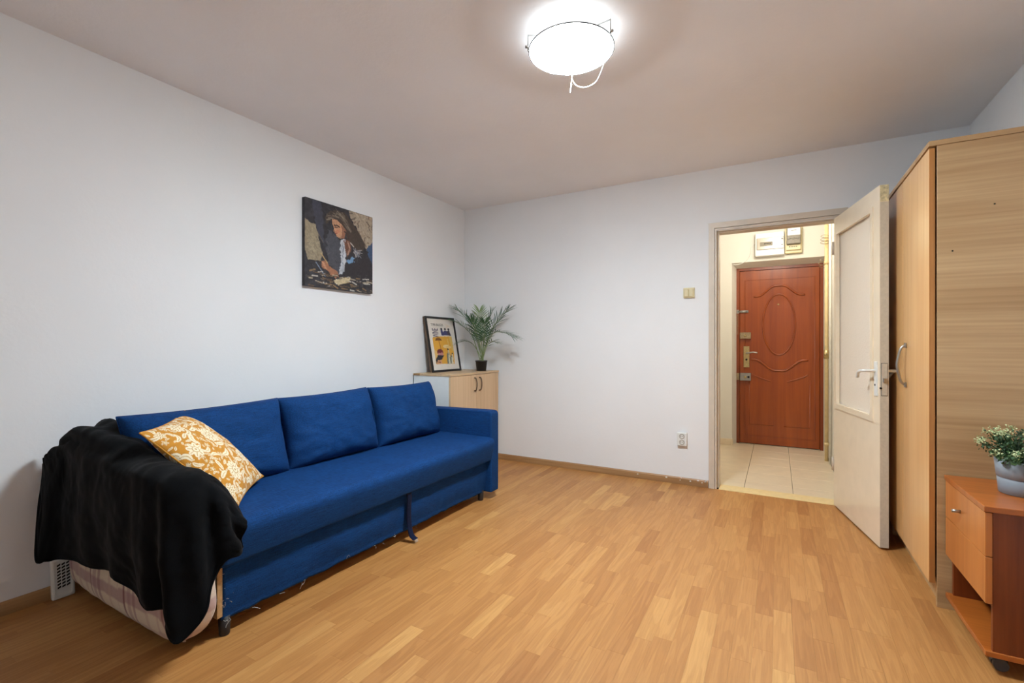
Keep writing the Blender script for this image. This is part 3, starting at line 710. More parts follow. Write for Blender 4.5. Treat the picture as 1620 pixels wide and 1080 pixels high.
def cushion_mesh(name, c, ex, ey, en, w, h, t, mat, label, cat, group=None, p=4., q=.42, pinch=.04, N=56, seed=0, wrk=.008, colfn=None, bend=0.):
    c, ex, ey, en = (np.array(a, float) for a in (c, ex, ey, en)); ex /= np.linalg.norm(ex); ey = ey - ex * (ey @ ex); ey /= np.linalg.norm(ey); en = np.cross(ex, ey)
    g = np.sin(np.linspace(-1, 1, N) * PI / 2) * .55 + np.linspace(-1, 1, N) * .45
    U, V = np.meshgrid(g, g, indexing='ij')
    prof = np.clip((1 - np.abs(U) ** p) * (1 - np.abs(V) ** p), 0, 1) ** q
    su = 1 - pinch * (1 - V ** 2) ; sv = 1 - pinch * (1 - U ** 2)
    wr_ = (vnoise(U * 3 + 9, V * 3 + 4, seed, 3) - .5) * 2 * wrk
    # short creases running in from the corners and sides
    cr = wrk * .9 * np.sin(9 * np.arctan2(V + .3, U + .2) + seed) * np.clip(np.maximum(np.abs(U), np.abs(V)) - .45, 0, 1)
    V3 = []; fr = []
    for sgn in (1, -1):
        d = sgn * t / 2 * prof + (wr_ + cr * sgn) * prof + bend * (U ** 2 - .4)
        P = c + ex * (U * su * w / 2)[..., None] + ey * (V * sv * h / 2)[..., None] + en * d[..., None]
        fr.append(P)
    me = bpy.data.meshes.new(name); A = fr[0].reshape(-1, 3); B = fr[1].reshape(-1, 3); n = N * N; F = []
    for i in range(N - 1):
        for j in range(N - 1):
            a = i * N + j; F.append((a, a + N, a + N + 1, a + 1)); F.append((n + a, n + a + 1, n + a + N + 1, n + a + N))
    me.from_pydata(np.vstack([A, B]).tolist(), [], F)
    if colfn is not None:
        cc = colfn((U + 1) / 2, (V + 1) / 2).reshape(-1, 3); k = np.ones((2 * n, 4), np.float32); k[:n, :3] = cc; k[n:, :3] = cc
        ca = me.color_attributes.new('Col', 'FLOAT_COLOR', 'POINT'); ca.data.foreach_set('color', k.ravel())
    b = bmesh.new(); b.from_mesh(me); bmesh.ops.remove_doubles(b, verts=b.verts, dist=1e-5); b.to_mesh(me); b.free()
    me.materials.append(mat); me.polygons.foreach_set('use_smooth', [True] * len(me.polygons))
    o = bpy.data.objects.new(name, me); COL.objects.link(o); setp(o, label, cat, group)
    # piped seam round the rim
    E = [(c + ex * u * (1 - pinch * (1 - v * v)) * w / 2 + ey * v * (1 - pinch * (1 - u * u)) * h / 2 + en * bend * (u * u - .4)) for u, v in
         [(a, -1) for a in g[:-1]] + [(1, a) for a in g[:-1]] + [(a, 1) for a in g[:0:-1]] + [(-1, a) for a in g[:0:-1]]]
    bm = BM(); tube(bm, E, .0035, 6, True); obj('seam', bm, M['mustard'] if colfn else mat, o, True); return o
GB = 'blue back cushions of the sofa'
cush = [((-2.345, 1.265, .632), (0.02, 1, .012), .715, .40, 'blue back cushion at the near end, behind the mustard pillow', 1),
        ((-2.338, 1.935, .640), (0.03, 1, .02), .64, .40, 'middle blue back cushion of the three on the sofa', 2),
        ((-2.325, 2.575, .642), (0.02, 1, .0), .62, .40, 'blue back cushion at the far end, next to the sofa arm', 3)]
for c, ex, w, h, lab, sd in cush:
    cushion_mesh('back_cushion', c, ex, (-.26, 0, 1), None or (1, 0, .3), w, h, .21, M['blue'], lab, 'cushion', GB, 4.2, .44, .045, 56, sd, .013)

# ---- plaid sheet pulled over the near arm
def plaid_cols(s, z):
    base = np.broadcast_to(lin((214, 200, 178)), s.shape + (3,)).copy()
    def band(mask, c, a): base[mask] = base[mask] * (1 - a) + lin(c) * a
    zz = z
    for z0, z1, c, a in ((.135, .185, (150, 104, 112), .62), (.335, .36, (122, 56, 66), .8), (.375, .44, (160, 120, 122), .5), (.235, .243, (170, 130, 130), .4), (.02, .075, (160, 118, 118), .4)):
        band((zz > z0) & (zz < z1), c, a)
    P_ = .30
    sp2 = np.mod(s + .06, P_)
    for a0, a1, c, a in ((.0, .014, (112, 44, 54), .85), (.03, .062, (150, 104, 112), .5), (.075, .095, (140, 92, 100), .6), (.17, .195, (190, 160, 145), .5), (.25, .262, (176, 140, 136), .4)):
        band((sp2 > a0) & (sp2 < a1), c, a)
    return base
n = 150; m = 60
path = smooth_path([(-2.735, .875, 0), (-2.5, .865, 0), (-2.2, .862, 0), (-1.96, .862, 0), (-1.88, .862, 0), (-1.855, .880, 0), (-1.838, .915, 0), (-1.834, .955, 0), (-1.838, .986, 0)], 20)
pp = np.array([(p.x, p.y) for p in path]); seg = np.r_[0, np.cumsum(np.hypot(*np.diff(pp, axis=0).T))]
ss = np.linspace(0, seg[-1], n); px = np.interp(ss, seg, pp[:, 0]); py = np.interp(ss, seg, pp[:, 1])
tx, ty = np.gradient(px), np.gradient(py); tl = np.hypot(tx, ty); nx_, ny_ = ty / tl, -tx / tl
P = np.zeros((n, m, 3)); Sg = np.zeros((n, m)); Zg = np.zeros((n, m))
for j in range(m):
    v = j / (m - 1); z = .036 + (.595 - .036) * v
    low = math.exp(-v * 9); out = -.035 * low * low + .012 * math.sin(PI * min(v * 2.2, 1))
    front = 1 / (1 + np.exp(-(ss - (seg[-1] - .17)) / .02))
    wr_ = .010 * (vnoise(ss * 22, np.full(n, z * 7 + ss * 0), 21, 3) - .5) * 2 * (.35 + 1.3 * front)
    bulge = front * .012 * math.sin(PI * min(v * 1.7, 1))
    topin = -.05 * max(0, (v - .93) / .07) ** 2
    o_ = out + wr_ + bulge + topin - front * .035 * low
    P[:, j, 0] = px + nx_ * o_; P[:, j, 1] = py + ny_ * o_; P[:, j, 2] = z - .006 * front * 0
    Sg[:, j] = ss; Zg[:, j] = z + .012 * np.sin(ss * 5)
pc = plaid_cols(Sg, Zg)
fr_ = (1 / (1 + np.exp(-(Sg - (seg[-1] - .16)) / .015)))[..., None]
mot = (vnoise(Sg * 40, Zg * 40, 33, 3))[..., None]
pc = pc * (1 - .4 * fr_) + (lin((190, 160, 150)) * (.6 + .8 * mot)) * .4 * fr_
o = grid('plaid_sheet', P, M['plaid'], None, pc, False, None, .004)
setp(o, 'cream and mauve plaid sheet wrapped over the near sofa arm', 'sheet')

# ---- black fleece blanket hanging over the near arm
def spline(pts, n):
    P_ = np.array([tuple(p) for p in smooth_path(pts, 16)]); s_ = np.r_[0, np.cumsum(np.linalg.norm(np.diff(P_, axis=0), axis=1))]
    return P_, s_
KS = [  # columns: inner edge, ridge, rim, middle of the fall, hem
 [(-2.58, 1.03, .70), (-2.585, .95, .765), (-2.69, .835, .70), (-2.72, .79, .655), (-2.735, .785, .625)],
 [(-2.56, 1.03, .66), (-2.565, .945, .772), (-2.65, .835, .718), (-2.62, .795, .61), (-2.655, .745, .44)],
 [(-2.54, 1.03, .60), (-2.54, .94, .775), (-2.60, .835, .735), (-2.58, .80, .56), (-2.60, .722, .268)],
 [(-2.52, 1.03, .59), (-2.51, .945, .772), (-2.55, .835, .728), (-2.56, .80, .54), (-2.575, .740, .258)],
 [(-2.46, 1.04, .57), (-2.45, .95, .765), (-2.48, .835, .72), (-2.50, .80, .50), (-2.53, .775, .258)],
 [(-2.32, 1.00, .56), (-2.30, .945, .722), (-2.30, .83, .69), (-2.34, .80, .47), (-2.30, .800, .272)],
 [(-2.12, 1.00, .53), (-2.12, .955, .668), (-2.12, .83, .652), (-2.10, .80, .45), (-2.05, .800, .275)],
 [(-2.00, 1.03, .52), (-2.00, .955, .655), (-1.99, .83, .650), (-1.95, .80, .43), (-1.90, .800, .228)],
 [(-1.94, 1.03, .52), (-1.93, .96, .648), (-1.86, .84, .635), (-1.82, .805, .42), (-1.79, .805, .230)],
 [(-1.91, 1.03, .52), (-1.90, .97, .643), (-1.80, .865, .630), (-1.765, .825, .42), (-1.722, .812, .148)],
 [(-1.89, 1.03, .53), (-1.87, .98, .632), (-1.785, .90, .620), (-1.745, .868, .43), (-1.720, .880, .200)],
 [(-1.87, 1.04, .56), (-1.85, .99, .620), (-1.775, .935, .600), (-1.738, .915, .46), (-1.720, .918, .285)],
 [(-1.86, 1.05, .53), (-1.83, 1.01, .595), (-1.760, .970, .575), (-1.715, .955, .49), (-1.705, .958, .365)],
 [(-1.86, 1.06, .50), (-1.83, 1.035, .555), (-1.750, 1.005, .535), (-1.715, .99, .46), (-1.700, 1.00, .375)],
 [(-1.85, 1.09, .46), (-1.81, 1.060, .495), (-1.740, 1.035, .475), (-1.712, 1.03, .43), (-1.700, 1.035, .385)],
]
NC, NR = 300, 90
cols5 = [np.array([k[r] for k in KS]) for r in range(5)]
rows = []
for r in range(5):
    P_, s_ = spline(cols5[r], 0); u_ = np.linspace(0, 1, len(P_)); uu = np.linspace(0, 1, NC)
    rows.append(np.stack([np.interp(uu, u_, P_[:, k]) for k in range(3)], 1))
BP = np.zeros((NC, NR, 3))
tk = np.array([0, .12, .30, .62, 1.0])
tt = np.linspace(0, 1, NR)
for i in range(NC):
    pts = [rows[r][i] for r in range(5)]
    P_ = np.array([tuple(p) for p in smooth_path(pts, 12)]); u_ = np.interp(np.linspace(0, 4, len(P_)), np.arange(5), tk)
    for k in range(3): BP[i, :, k] = np.interp(tt, u_, P_[:, k])
du = np.gradient(BP, axis=0); dv = np.gradient(BP, axis=1); nn = np.cross(du, dv); nn /= np.linalg.norm(nn, axis=2, keepdims=True) + 1e-9
if (nn[NC // 3, NR // 2] @ np.array([0, -1, 0])) < 0: nn = -nn
arc = np.r_[0, np.cumsum(np.linalg.norm(np.diff(rows[3], axis=0), axis=1))]; AA = arc[:, None] + 0 * tt[None, :]; TT = tt[None, :] + 0 * AA
fall = np.clip((TT - .25) / .75, 0, 1)
frontw = np.clip((AA - .80) / .25, 0, 1)
ph = 2.2 * vnoise(AA * 4, TT * 1.2, 41, 2)
fold = .019 * np.sin(AA * 27 + ph * 4) * fall * (.55 + .45 * frontw) + .013 * np.sin(AA * 62 + 3 * ph) * np.clip((TT - .18) / .5, 0, 1) * frontw
fold *= np.clip((AA - .12) / .45, .15, 1)
topw = np.exp(-((TT - .2) / .16) ** 2); rear = np.clip(1 - AA / .75, 0, 1)
wrink = .024 * np.sin(TT * 42 + AA * 7 + 2.5 * vnoise(AA * 5, TT * 5, 43, 2)) * topw * rear
small = .006 * (vnoise(AA * 14, TT * 10, 44, 3) - .5) * 2
BP = BP + nn * (fold + wrink + small + .006)[..., None]
BP[..., 2] += .004 * np.sin(AA * 24) * np.clip((TT - .9) / .1, 0, 1)
BP[..., 0] = np.maximum(BP[..., 0], XL + .02)
bl = grid('fleece_blanket', BP, M['fleece'], None, None, False, None, .007)
setp(bl, 'black fleece blanket draped over the near arm of the blue sofa', 'blanket')
hem = [Vector(BP[i, NR - 1]) for i in range(2, NC - 2, 3)]
bm = BM(); tube(bm, hem, .0055, 6); obj('hem', bm, M['fleece'], bl, True)

# ---- mustard pillow with cream flowers
class Art:
    """small painter on arrays of u, v (v down); colours in sRGB 0-255"""
    def __init__(s, U, V, bg): s.U, s.V = U, V; s.C = np.empty(U.shape + (3,)); s.C[:] = bg
    def put(s, m, c, a=1.):
        c = np.array(c, float)
        s.C[m] = s.C[m] * (1 - a) + c * a
    def poly(s, pts, c, a=1., rough=0., seed=0):
        U, V = s.U, s.V
        if rough: U = U + (vnoise(s.U * 30, s.V * 30, seed, 2) - .5) * rough; V = V + (vnoise(s.U * 30, s.V * 30, seed + 5, 2) - .5) * rough
        inside = np.zeros(U.shape, bool); n = len(pts)
        for i in range(n):
            x0, y0 = pts[i]; x1, y1 = pts[(i + 1) % n]
            if y0 == y1: continue
            cr = ((y0 > V) != (y1 > V)) & (U < (x1 - x0) * (V - y0) / (y1 - y0) + x0); inside ^= cr
        s.put(inside, c, a); return inside
    def ell(s, x, y, rx, ry, c, a=1., ang=0.):
        dx, dy = s.U - x, s.V - y; ca, sa = math.cos(ang), math.sin(ang)
        m = ((dx * ca + dy * sa) / rx) ** 2 + ((-dx * sa + dy * ca) / ry) ** 2 < 1; s.put(m, c, a); return m
    def line(s, pts, w, c, a=1.):
        m = np.zeros(s.U.shape, bool)
        for (x0, y0), (x1, y1) in zip(pts, pts[1:]):
            dx, dy = x1 - x0, y1 - y0; t = np.clip(((s.U - x0) * dx + (s.V - y0) * dy) / (dx * dx + dy * dy + 1e-12), 0, 1)
            m |= np.hypot(s.U - x0 - t * dx, s.V - y0 - t * dy) < w
        s.put(m, c, a)
def floral(U, V):
    a = Art(U, V, (196, 132, 36)); r = random.Random(5)
    a.C *= (.94 + .12 * vnoise(U * 40, V * 40, 3, 2))[..., None]
    CR, IN = (238, 222, 190), (196, 160, 104)
    placed = []
    def free(x, y, rad):
        for (p, q, k) in placed:
            if math.hypot(x - p, y - q) < (rad + k) * .82: return False
        placed.append((x, y, rad)); return True
    def flower(x, y, R, n):
        ph = r.random() * 6
        for k in range(n): a.ell(x + .62 * R * math.cos(ph + k * 2 * PI / n), y + .62 * R * math.sin(ph + k * 2 * PI / n), R * .42, R * .27, CR, 1, ph + k * 2 * PI / n)
        for k in range(n):
            c_, s_ = math.cos(ph + k * 2 * PI / n), math.sin(ph + k * 2 * PI / n); a.line([(x + .45 * R * c_, y + .45 * R * s_), (x + .85 * R * c_, y + .85 * R * s_)], .0035, IN)
        a.ell(x, y, R * .42, R * .42, IN); a.ell(x, y, R * .33, R * .33, CR); a.ell(x, y, R * .14, R * .14, IN)
    def leaf(x, y, L, ang, w, curl):
        pts = []
        for t in np.linspace(-1, 1, 12):
            th = ang + curl * t; pts.append((x + L * .5 * t * math.cos(ang) - curl * L * .3 * (t * t - .4) * math.sin(ang), y + L * .5 * t * math.sin(ang) + curl * L * .3 * (t * t - .4) * math.cos(ang)))
        for i in range(11):
            t = -1 + 2 * (i + .5) / 11; a.line(pts[i:i + 2], w * (1 - abs(t) ** 2.2) ** .8 + .003, CR)
        a.line(pts[1:-1], .003, IN)
    for (x, y, R, n) in ((.34, .24, .10, 11), (.74, .30, .095, 9), (.16, .62, .085, 8), (.56, .66, .10, 12), (.86, .74, .09, 9), (.32, .90, .075, 8), (.10, .14, .06, 7), (.92, .06, .06, 7), (.60, .05, .05, 6), (.08, .90, .05, 6)):
        free(x, y, R); flower(x, y, R, n)
    for k in range(1800):
        x, y = r.random(), r.random(); q = r.random()
        if q < .55:
            L = .055 + .07 * r.random()
            if free(x, y, L * .46): leaf(x, y, L, r.random() * 6.3, L * (.16 + .08 * r.random()), (r.random() - .5) * 2.2)
        elif q < .75:
            R = .022 + .018 * r.random()
            if free(x, y, R): flower(x, y, R, 5)
        elif free(x, y, .016): leaf(x, y, .03, r.random() * 6.3, .006, 0)
    return lin(np.clip(a.C, 0, 255))
Bp, Rp, Tp, Lp = (np.array(p) for p in ((-1.885, 1.095, .47), (-2.19, 1.385, .485), (-2.37, 1.17, .815), (-2.168, .915, .770)))
pc_ = (Bp + Rp + Tp + Lp) / 4; exv = ((Rp - Bp) + (Tp - Lp)) / 2; eyv = ((Tp - Rp) + (Lp - Bp)) / 2
cushion_mesh('throw_pillow', pc_, exv, eyv, None or (1, 1, 1), np.linalg.norm(exv) * 1.06, np.linalg.norm(eyv) * 1.06, .135, M['pillow'],
             'mustard yellow throw pillow with cream flowers leaning on the black blanket', 'pillow', None, 2.2, .55, .075, 230, 12, .006, floral)

# ---- small vent grille against the wall
t = thing('vent_grille', (XL + .04, .85, 0), 'small white slotted vent grille leaning on the baseboard by the sofa', 'grille')
bm = BM(); gx = XL + .05
def gmap(x, y, z): return (x - .10 * z, y, z)
box(bm, gx - .022, gx, .812, .892, .001, .172, .010, gmap, 3); pt = obj('panel', bm, M['whiteplastic'], t)
bm = BM(); ring(bm, (.820, .884, .012, .163), (.824, .880, .017, .158), gx - .002, gx + .0016, lambda a, b, c: gmap(b, a, c)); obj('raised_edge', bm, M['whiteplastic'], t)
for i in range(3):
    for j in range(8):
        y = .831 + i * .0156; z = .046 + j * .0136 + i * .0015
        bm = BM(); prism(bm, [(y, z), (y + .0115, z + .0045), (y + .0115, z + .0118), (y, z + .0070)], 'X', gx - .0005, gx + .0012, lambda a, b, c: gmap(a, b, c)); obj('slot', bm, M['dark'], pt)

# ------------------------------------------------------------------ painting on the left wall
def paint_canvas(U, V):
    a = Art(U, V, (46, 44, 50)); r = random.Random(3); N = vnoise(U * 22, V * 22, 2, 4)
    a.C *= (.6 + .8 * N)[..., None]
    a.poly([(.099, .0), (.213, .0), (.241, .2), (.254, .5), (.168, .36), (.14, .28)], (66, 68, 82), .8, .04, 1)
    a.poly([(.613, 0), (1, 0), (1, .322), (.9, .457), (.83, .375), (.728, .196), (.661, .119)], (168, 152, 132), 1, .05, 2)
    for k in range(46):
        x, y = .66 + .34 * r.random(), .4 * r.random(); 
        if y < (x - .6) * 1.25 + .05: a.line([(x, y), (x + r.gauss(0, .03), y + .05 * r.random())], .006 + .006 * r.random(), r.choice([(120, 100, 84), (188, 172, 150), (92, 78, 70), (150, 132, 110)]), .7)
    a.poly([(.9, .417), (1, .321), (1, .618), (.935, .518)], (58, 80, 112), 1, .04, 3)
    a.poly([(0, .233), (.07, .271), (.143, .284), (.182, .453), (.232, .59), (.21, .69), (.04, .699), (0, .6)], (150, 136, 112), 1, .02, 4)
    for k in range(40):
        x, y = .01 + .17 * r.random(), .28 + .4 * r.random(); a.line([(x, y), (x + r.gauss(.02, .02), y + r.gauss(.05, .04))], .005, r.choice([(166, 150, 122), (132, 118, 98), (140, 124, 100), (172, 158, 132)]), .6)
    a.poly([(.315, .285), (.436, .375), (.498, .427), (.513, .652), (.481, .819), (.373, .768), (.298, .679), (.284, .437)], (78, 80, 88), .8, .07, 5)
    a.poly([(.66, .492), (.812, .443), (.935, .572), (.979, .822), (.725, .859), (.56, .824), (.561, .646), (.594, .565)], (46, 42, 46), 1, .04, 6)
    a.poly([(.271, .16), (.346, .077), (.453, .042), (.548, .046), (.629, .099), (.711, .186), (.796, .262), (.882, .419), (.795, .498), (.66, .427), (.579, .364), (.563, .265), (.468, .194), (.36, .178), (.285, .248)], (70, 58, 50), 1, .03, 7)
    for k in range(60):
        t = r.random(); x = .28 + .33 * t; y = .185 - .1 * math.sin(PI * min(t * 1.1, 1)) + r.gauss(0, .030)
        a.line([(x, y), (x + .05, y - .02 + .09 * t)], .006, r.choice([(150, 138, 120), (112, 98, 84), (84, 72, 62), (128, 116, 100), (62, 52, 46)]), .7)
    a.poly([(.53, .359), (.627, .381), (.66, .479), (.594, .591), (.562, .519), (.53, .422)], (112, 72, 54), 1, .02, 8)
    a.poly([(.368, .165), (.437, .163), (.515, .211), (.571, .263), (.546, .356), (.483, .377), (.436, .365), (.413, .323), (.387, .306), (.398, .27), (.372, .225)], (196, 146, 112), 1, .01, 9)
    a.poly([(.492, .209), (.571, .263), (.546, .356), (.491, .372), (.515, .299)], (140, 90, 66), .8, .02, 10)
    a.ell(.45, .30, .03, .02, (206, 130, 100), .7)
    a.line([(.395, .236), (.437, .228), (.478, .242)], .008, (60, 40, 34)); a.line([(.40, .255), (.45, .252)], .006, (90, 58, 46))
    a.line([(.41, .325), (.437, .327)], .006, (150, 70, 60)); a.line([(.386, .30), (.41, .306)], .005, (120, 74, 56))
    a.line([(.55, .28), (.60, .30), (.61, .36)], .010, (70, 50, 42))
    a.poly([(.483, .405), (.546, .382), (.562, .519), (.578, .593), (.545, .749), (.512, .816), (.465, .821), (.497, .654), (.482, .53)], (186, 190, 198), .95, .05, 11)
    for k in range(16): a.line([(.49 + .06 * r.random(), .42 + .36 * r.random()), (.5 + .05 * r.random(), .48 + .33 * r.random())], .005, r.choice([(120, 130, 146), (214, 214, 216), (96, 100, 116)]), .6)
    a.poly([(.586, .63), (.66, .569), (.709, .588), (.676, .644), (.61, .663)], (110, 146, 182), 1, .04, 12)
    for k in range(14): a.line([(.68 + .14 * r.random(), .45 + .1 * r.random()), (.70 + .14 * r.random(), .46 + .12 * r.random())], .006, r.choice([(150, 152, 160), (112, 116, 128), (178, 172, 168)]), .7)
    a.line([(.60, .40), (.63, .47), (.60, .55)], .010, (172, 132, 110)); a.line([(.64, .40), (.69, .44)], .008, (170, 160, 150))
    a.poly([(.217, .695), (.268, .683), (.373, .756), (.45, .785), (.465, .858), (.403, .864), (.297, .789), (.231, .76)], (160, 108, 80), 1, .03, 13)
    for k in range(4): a.line([(.225 + .012 * k, .70 + .02 * k), (.26 + .012 * k, .715 + .02 * k)], .006, (196, 146, 112))
    a.line([(.21, .60), (.30, .70)], .006, (190, 160, 110)); a.line([(.145, .716), (.267, .859)], .005, (128, 146, 168))
    for k in range(110):
        x, y = r.random(), .82 + .17 * r.random(); w = .03 + .07 * r.random()
        a.line([(x, y), (x + w, y + r.gauss(0, .012))], .004 + .007 * r.random(), r.choice([(192, 178, 152), (112, 84, 54), (64, 54, 50), (212, 206, 194), (40, 36, 38), (150, 120, 80), (52, 48, 50), (92, 78, 66)]), .8)
    a.poly([(.372, .904), (.625, .83), (.645, .879), (.449, .941)], (206, 188, 150), .9, .04, 14)
    for k in range(60): a.line([(r.random(), r.random()), (r.random(), r.random())][:1] + [(0, 0)][:0] or [], .004, (0, 0, 0)) if False else None
    for k in range(80):
        x, y = r.random(), r.random(); q = .03; a.line([(x, y), (x + r.gauss(0, q), y + r.gauss(0, q))], .003, r.choice([(96, 92, 96), (30, 28, 32), (120, 112, 108), (60, 56, 60)]), .5)
    a.C *= (.88 + .24 * vnoise(U * 60, V * 60, 9, 2))[..., None]
    return lin(np.clip(a.C, 0, 255))
t = thing('painting', (XL, 2.39, 1.82), 'dark frameless canvas of a woman painting, hung on the wall over the sofa', 'painting')
py0, py1, pz0, pz1, pd = 2.088, 2.698, 1.522, 2.122, XL + .032
bm = BM(); box(bm, XL + .002, pd - .0015, py0 + .001, py1 - .001, pz0 + .001, pz1 - .001); obj('stretcher', bm, plain('canvas_edge', (52, 50, 54), .7, 0, .3, 30), t)
N = 190; u = np.linspace(0, 1, N); U, V = np.meshgrid(u, u, indexing='ij')
P = np.stack([np.full(U.shape, pd), py0 + (py1 - py0) * U, pz1 - (pz1 - pz0) * V], -1)
grid('canvas', P, M['canvas'], t, paint_canvas(U, V))

# ------------------------------------------------------------------ framed poster on the corner cabinet
def poster(U, V):
    a = Art(U, V, (226, 218, 208)); r = random.Random(8)
    a.C *= (.97 + .05 * vnoise(U * 6, V * 6, 5, 2))[..., None]
    a.poly([(.127, .376), (.40, .345), (.858, .34), (.868, .68), (.83, .896), (.476, .887), (.134, .885)], (222, 166, 62), 1, .01, 1)
    a.poly([(.127, .60), (.24, .66), (.24, .885), (.124, .885)], (226, 190, 130), .7, .03, 2)
    a.poly([(.76, .35), (.86, .345), (.868, .68), (.79, .60)], (216, 184, 110), .8, .02, 3)
    for x, c in ((.50, (30, 24, 26)), (.64, (24, 20, 22)), (.775, (22, 18, 20))): a.ell(x, .20, .034, .024, c)
    a.poly([(.46, .215), (.53, .22), (.56, .262), (.61, .225), (.67, .225), (.71, .25), (.75, .222), (.80, .225), (.845, .325), (.47, .325)], (66, 66, 112), 1, .01, 4)
    a.poly([(.70, .24), (.80, .225), (.845, .325), (.73, .325)], (74, 64, 78), 1, .01, 5)
    a.ell(.55, .10, .02, .01, (226, 218, 208)); a.ell(.76, .125, .10, .012, (222, 200, 176), .6, .2); a.ell(.73, .15, .05, .01, (222, 200, 176), .6, -.3)
    for k in range(9):
        th = -2.9 + k * .33; a.line([(.335, .415), (.335 + .11 * math.cos(th), .415 + .05 * math.sin(th) + .02 * abs(math.cos(th)))], .011, (128, 82, 40))
    a.line([(.34, .42), (.365, .52), (.385, .64)], .010, (150, 96, 50))
    a.ell(.335, .655, .115, .062, (128, 58, 56)); a.ell(.345, .70, .10, .05, (196, 136, 132)); a.ell(.33, .64, .08, .03, (112, 46, 48))
    a.poly([(.13, .80), (.234, .709), (.46, .72), (.36, .80), (.145, .868)], (46, 44, 52), 1, .02, 6)
    a.poly([(.138, .885), (.2, .812), (.355, .80), (.345, .885)], (214, 160, 118), 1, .02, 7); a.line([(.22, .845), (.30, .855)], .008, (120, 60, 50))
    a.ell(.60, .545, .13, .035, (232, 206, 150)); a.ell(.68, .56, .1, .03, (226, 196, 132))
    for x, y in ((.60, .66), (.66, .60), (.74, .705)): a.poly([(x - .05, .89), (x - .03, y + .04), (x, y), (x + .03, y + .03), (x + .055, .89)], (112, 116, 108), 1, .02, 8)
    a.poly([(.60, .89), (.63, .72), (.66, .72), (.68, .89)], (212, 206, 176), 1, .01, 9); a.poly([(.72, .89), (.74, .76), (.775, .76), (.79, .89)], (214, 208, 180), 1, .01, 9)
    a.ell(.645, .605, .03, .022, (28, 24, 24)); a.ell(.79, .693, .028, .02, (28, 24, 24))
    a.line([(.66, .63), (.67, .74)], .02, (206, 196, 160)); a.line([(.795, .715), (.79, .80)], .02, (210, 200, 170)); a.line([(.68, .40), (.70, .55)], .012, (226, 190, 120))
    return lin(np.clip(a.C, 0, 255))
fb = np.array([-2.683, 0, CZ]); ft = np.array([-2.776, 0, CZ + .512]); fz = ft - fb; fl = np.linalg.norm(fz); fz /= fl; fnorm = np.array([fz[2], 0, -fz[0]])
fy0, fy1 = 3.333, 3.768
def fmap(y, w, v): return tuple(fb + fz * v - fnorm * w + np.array([0, y, 0]))     # w: depth behind the front face
t = thing('framed_poster', (-2.72, 3.55, CZ), 'black framed art poster leaning on the wall on top of the corner cabinet', 'poster')
bm = BM(); ring(bm, (fy0, fy1, 0.002, fl), (fy0 + .019, fy1 - .019, .021, fl - .019), 0, .012, lambda a, b, c: fmap(a, b, c)); obj('frame', bm, M['blackframe'], t)
bm = BM(); ring(bm, (fy0, fy1, 0.008, fl - .001), (fy0 + .012, fy1 - .012, .02, fl - .012), .0121, .03, lambda a, b, c: fmap(a, b, c)); obj('frame_side', bm, M['framewood'], t, label='brown wooden side of the frame')
N1, N2 = 110, 170; U, V = np.meshgrid(np.linspace(0, 1, N1), np.linspace(0, 1, N2), indexing='ij')
iy0, iy1, iv0, iv1 = fy0 + .018, fy1 - .018, .020, fl - .018
P = np.zeros((N1, N2, 3))
for i in range(N1):
    for j in range(N2): P[i, j] = fmap(iy0 + (iy1 - iy0) * U[i, j], .007, iv1 - (iv1 - iv0) * V[i, j])
pr_ = grid('print', P, M['paper'], t, poster(U, V))
def text_mesh(txt, name, mat, parent, u0, u1, v0, v1, rot=False):
    cu = bpy.data.curves.new('txt', 'FONT'); cu.body = txt; cu.offset = .012
    o = bpy.data.objects.new('txt', cu); COL.objects.link(o); bpy.context.view_layer.update()
    me = bpy.data.meshes.new_from_object(o.evaluated_get(bpy.context.evaluated_depsgraph_get())); bpy.data.objects.remove(o)
    co = np.array([v.co[:] for v in me.vertices]); mn, mx = co.min(0), co.max(0); q = (co - mn) / np.maximum(mx - mn, 1e-9)
    for v, (a, b, _) in zip(me.vertices, q):
        if rot: uu, vv = u0 + (u1 - u0) * (1 - b), v1 + (v0 - v1) * a
        else: uu, vv = u0 + (u1 - u0) * a, v1 + (v0 - v1) * b
        v.co = fmap(iy0 + (iy1 - iy0) * uu, .0058, iv1 - (iv1 - iv0) * vv)
    me.materials.append(mat); me.name = name
    o2 = bpy.data.objects.new(name, me); COL.objects.link(o2); attach(o2, parent); return o2
text_mesh('TYPIN BAUGUS', 'title_lettering', M['ink'], pr_, .13, .575, .096, .146)
text_mesh('WINE', 'upright_lettering', M['inkp'], pr_, .145, .365, .194, .37, True)

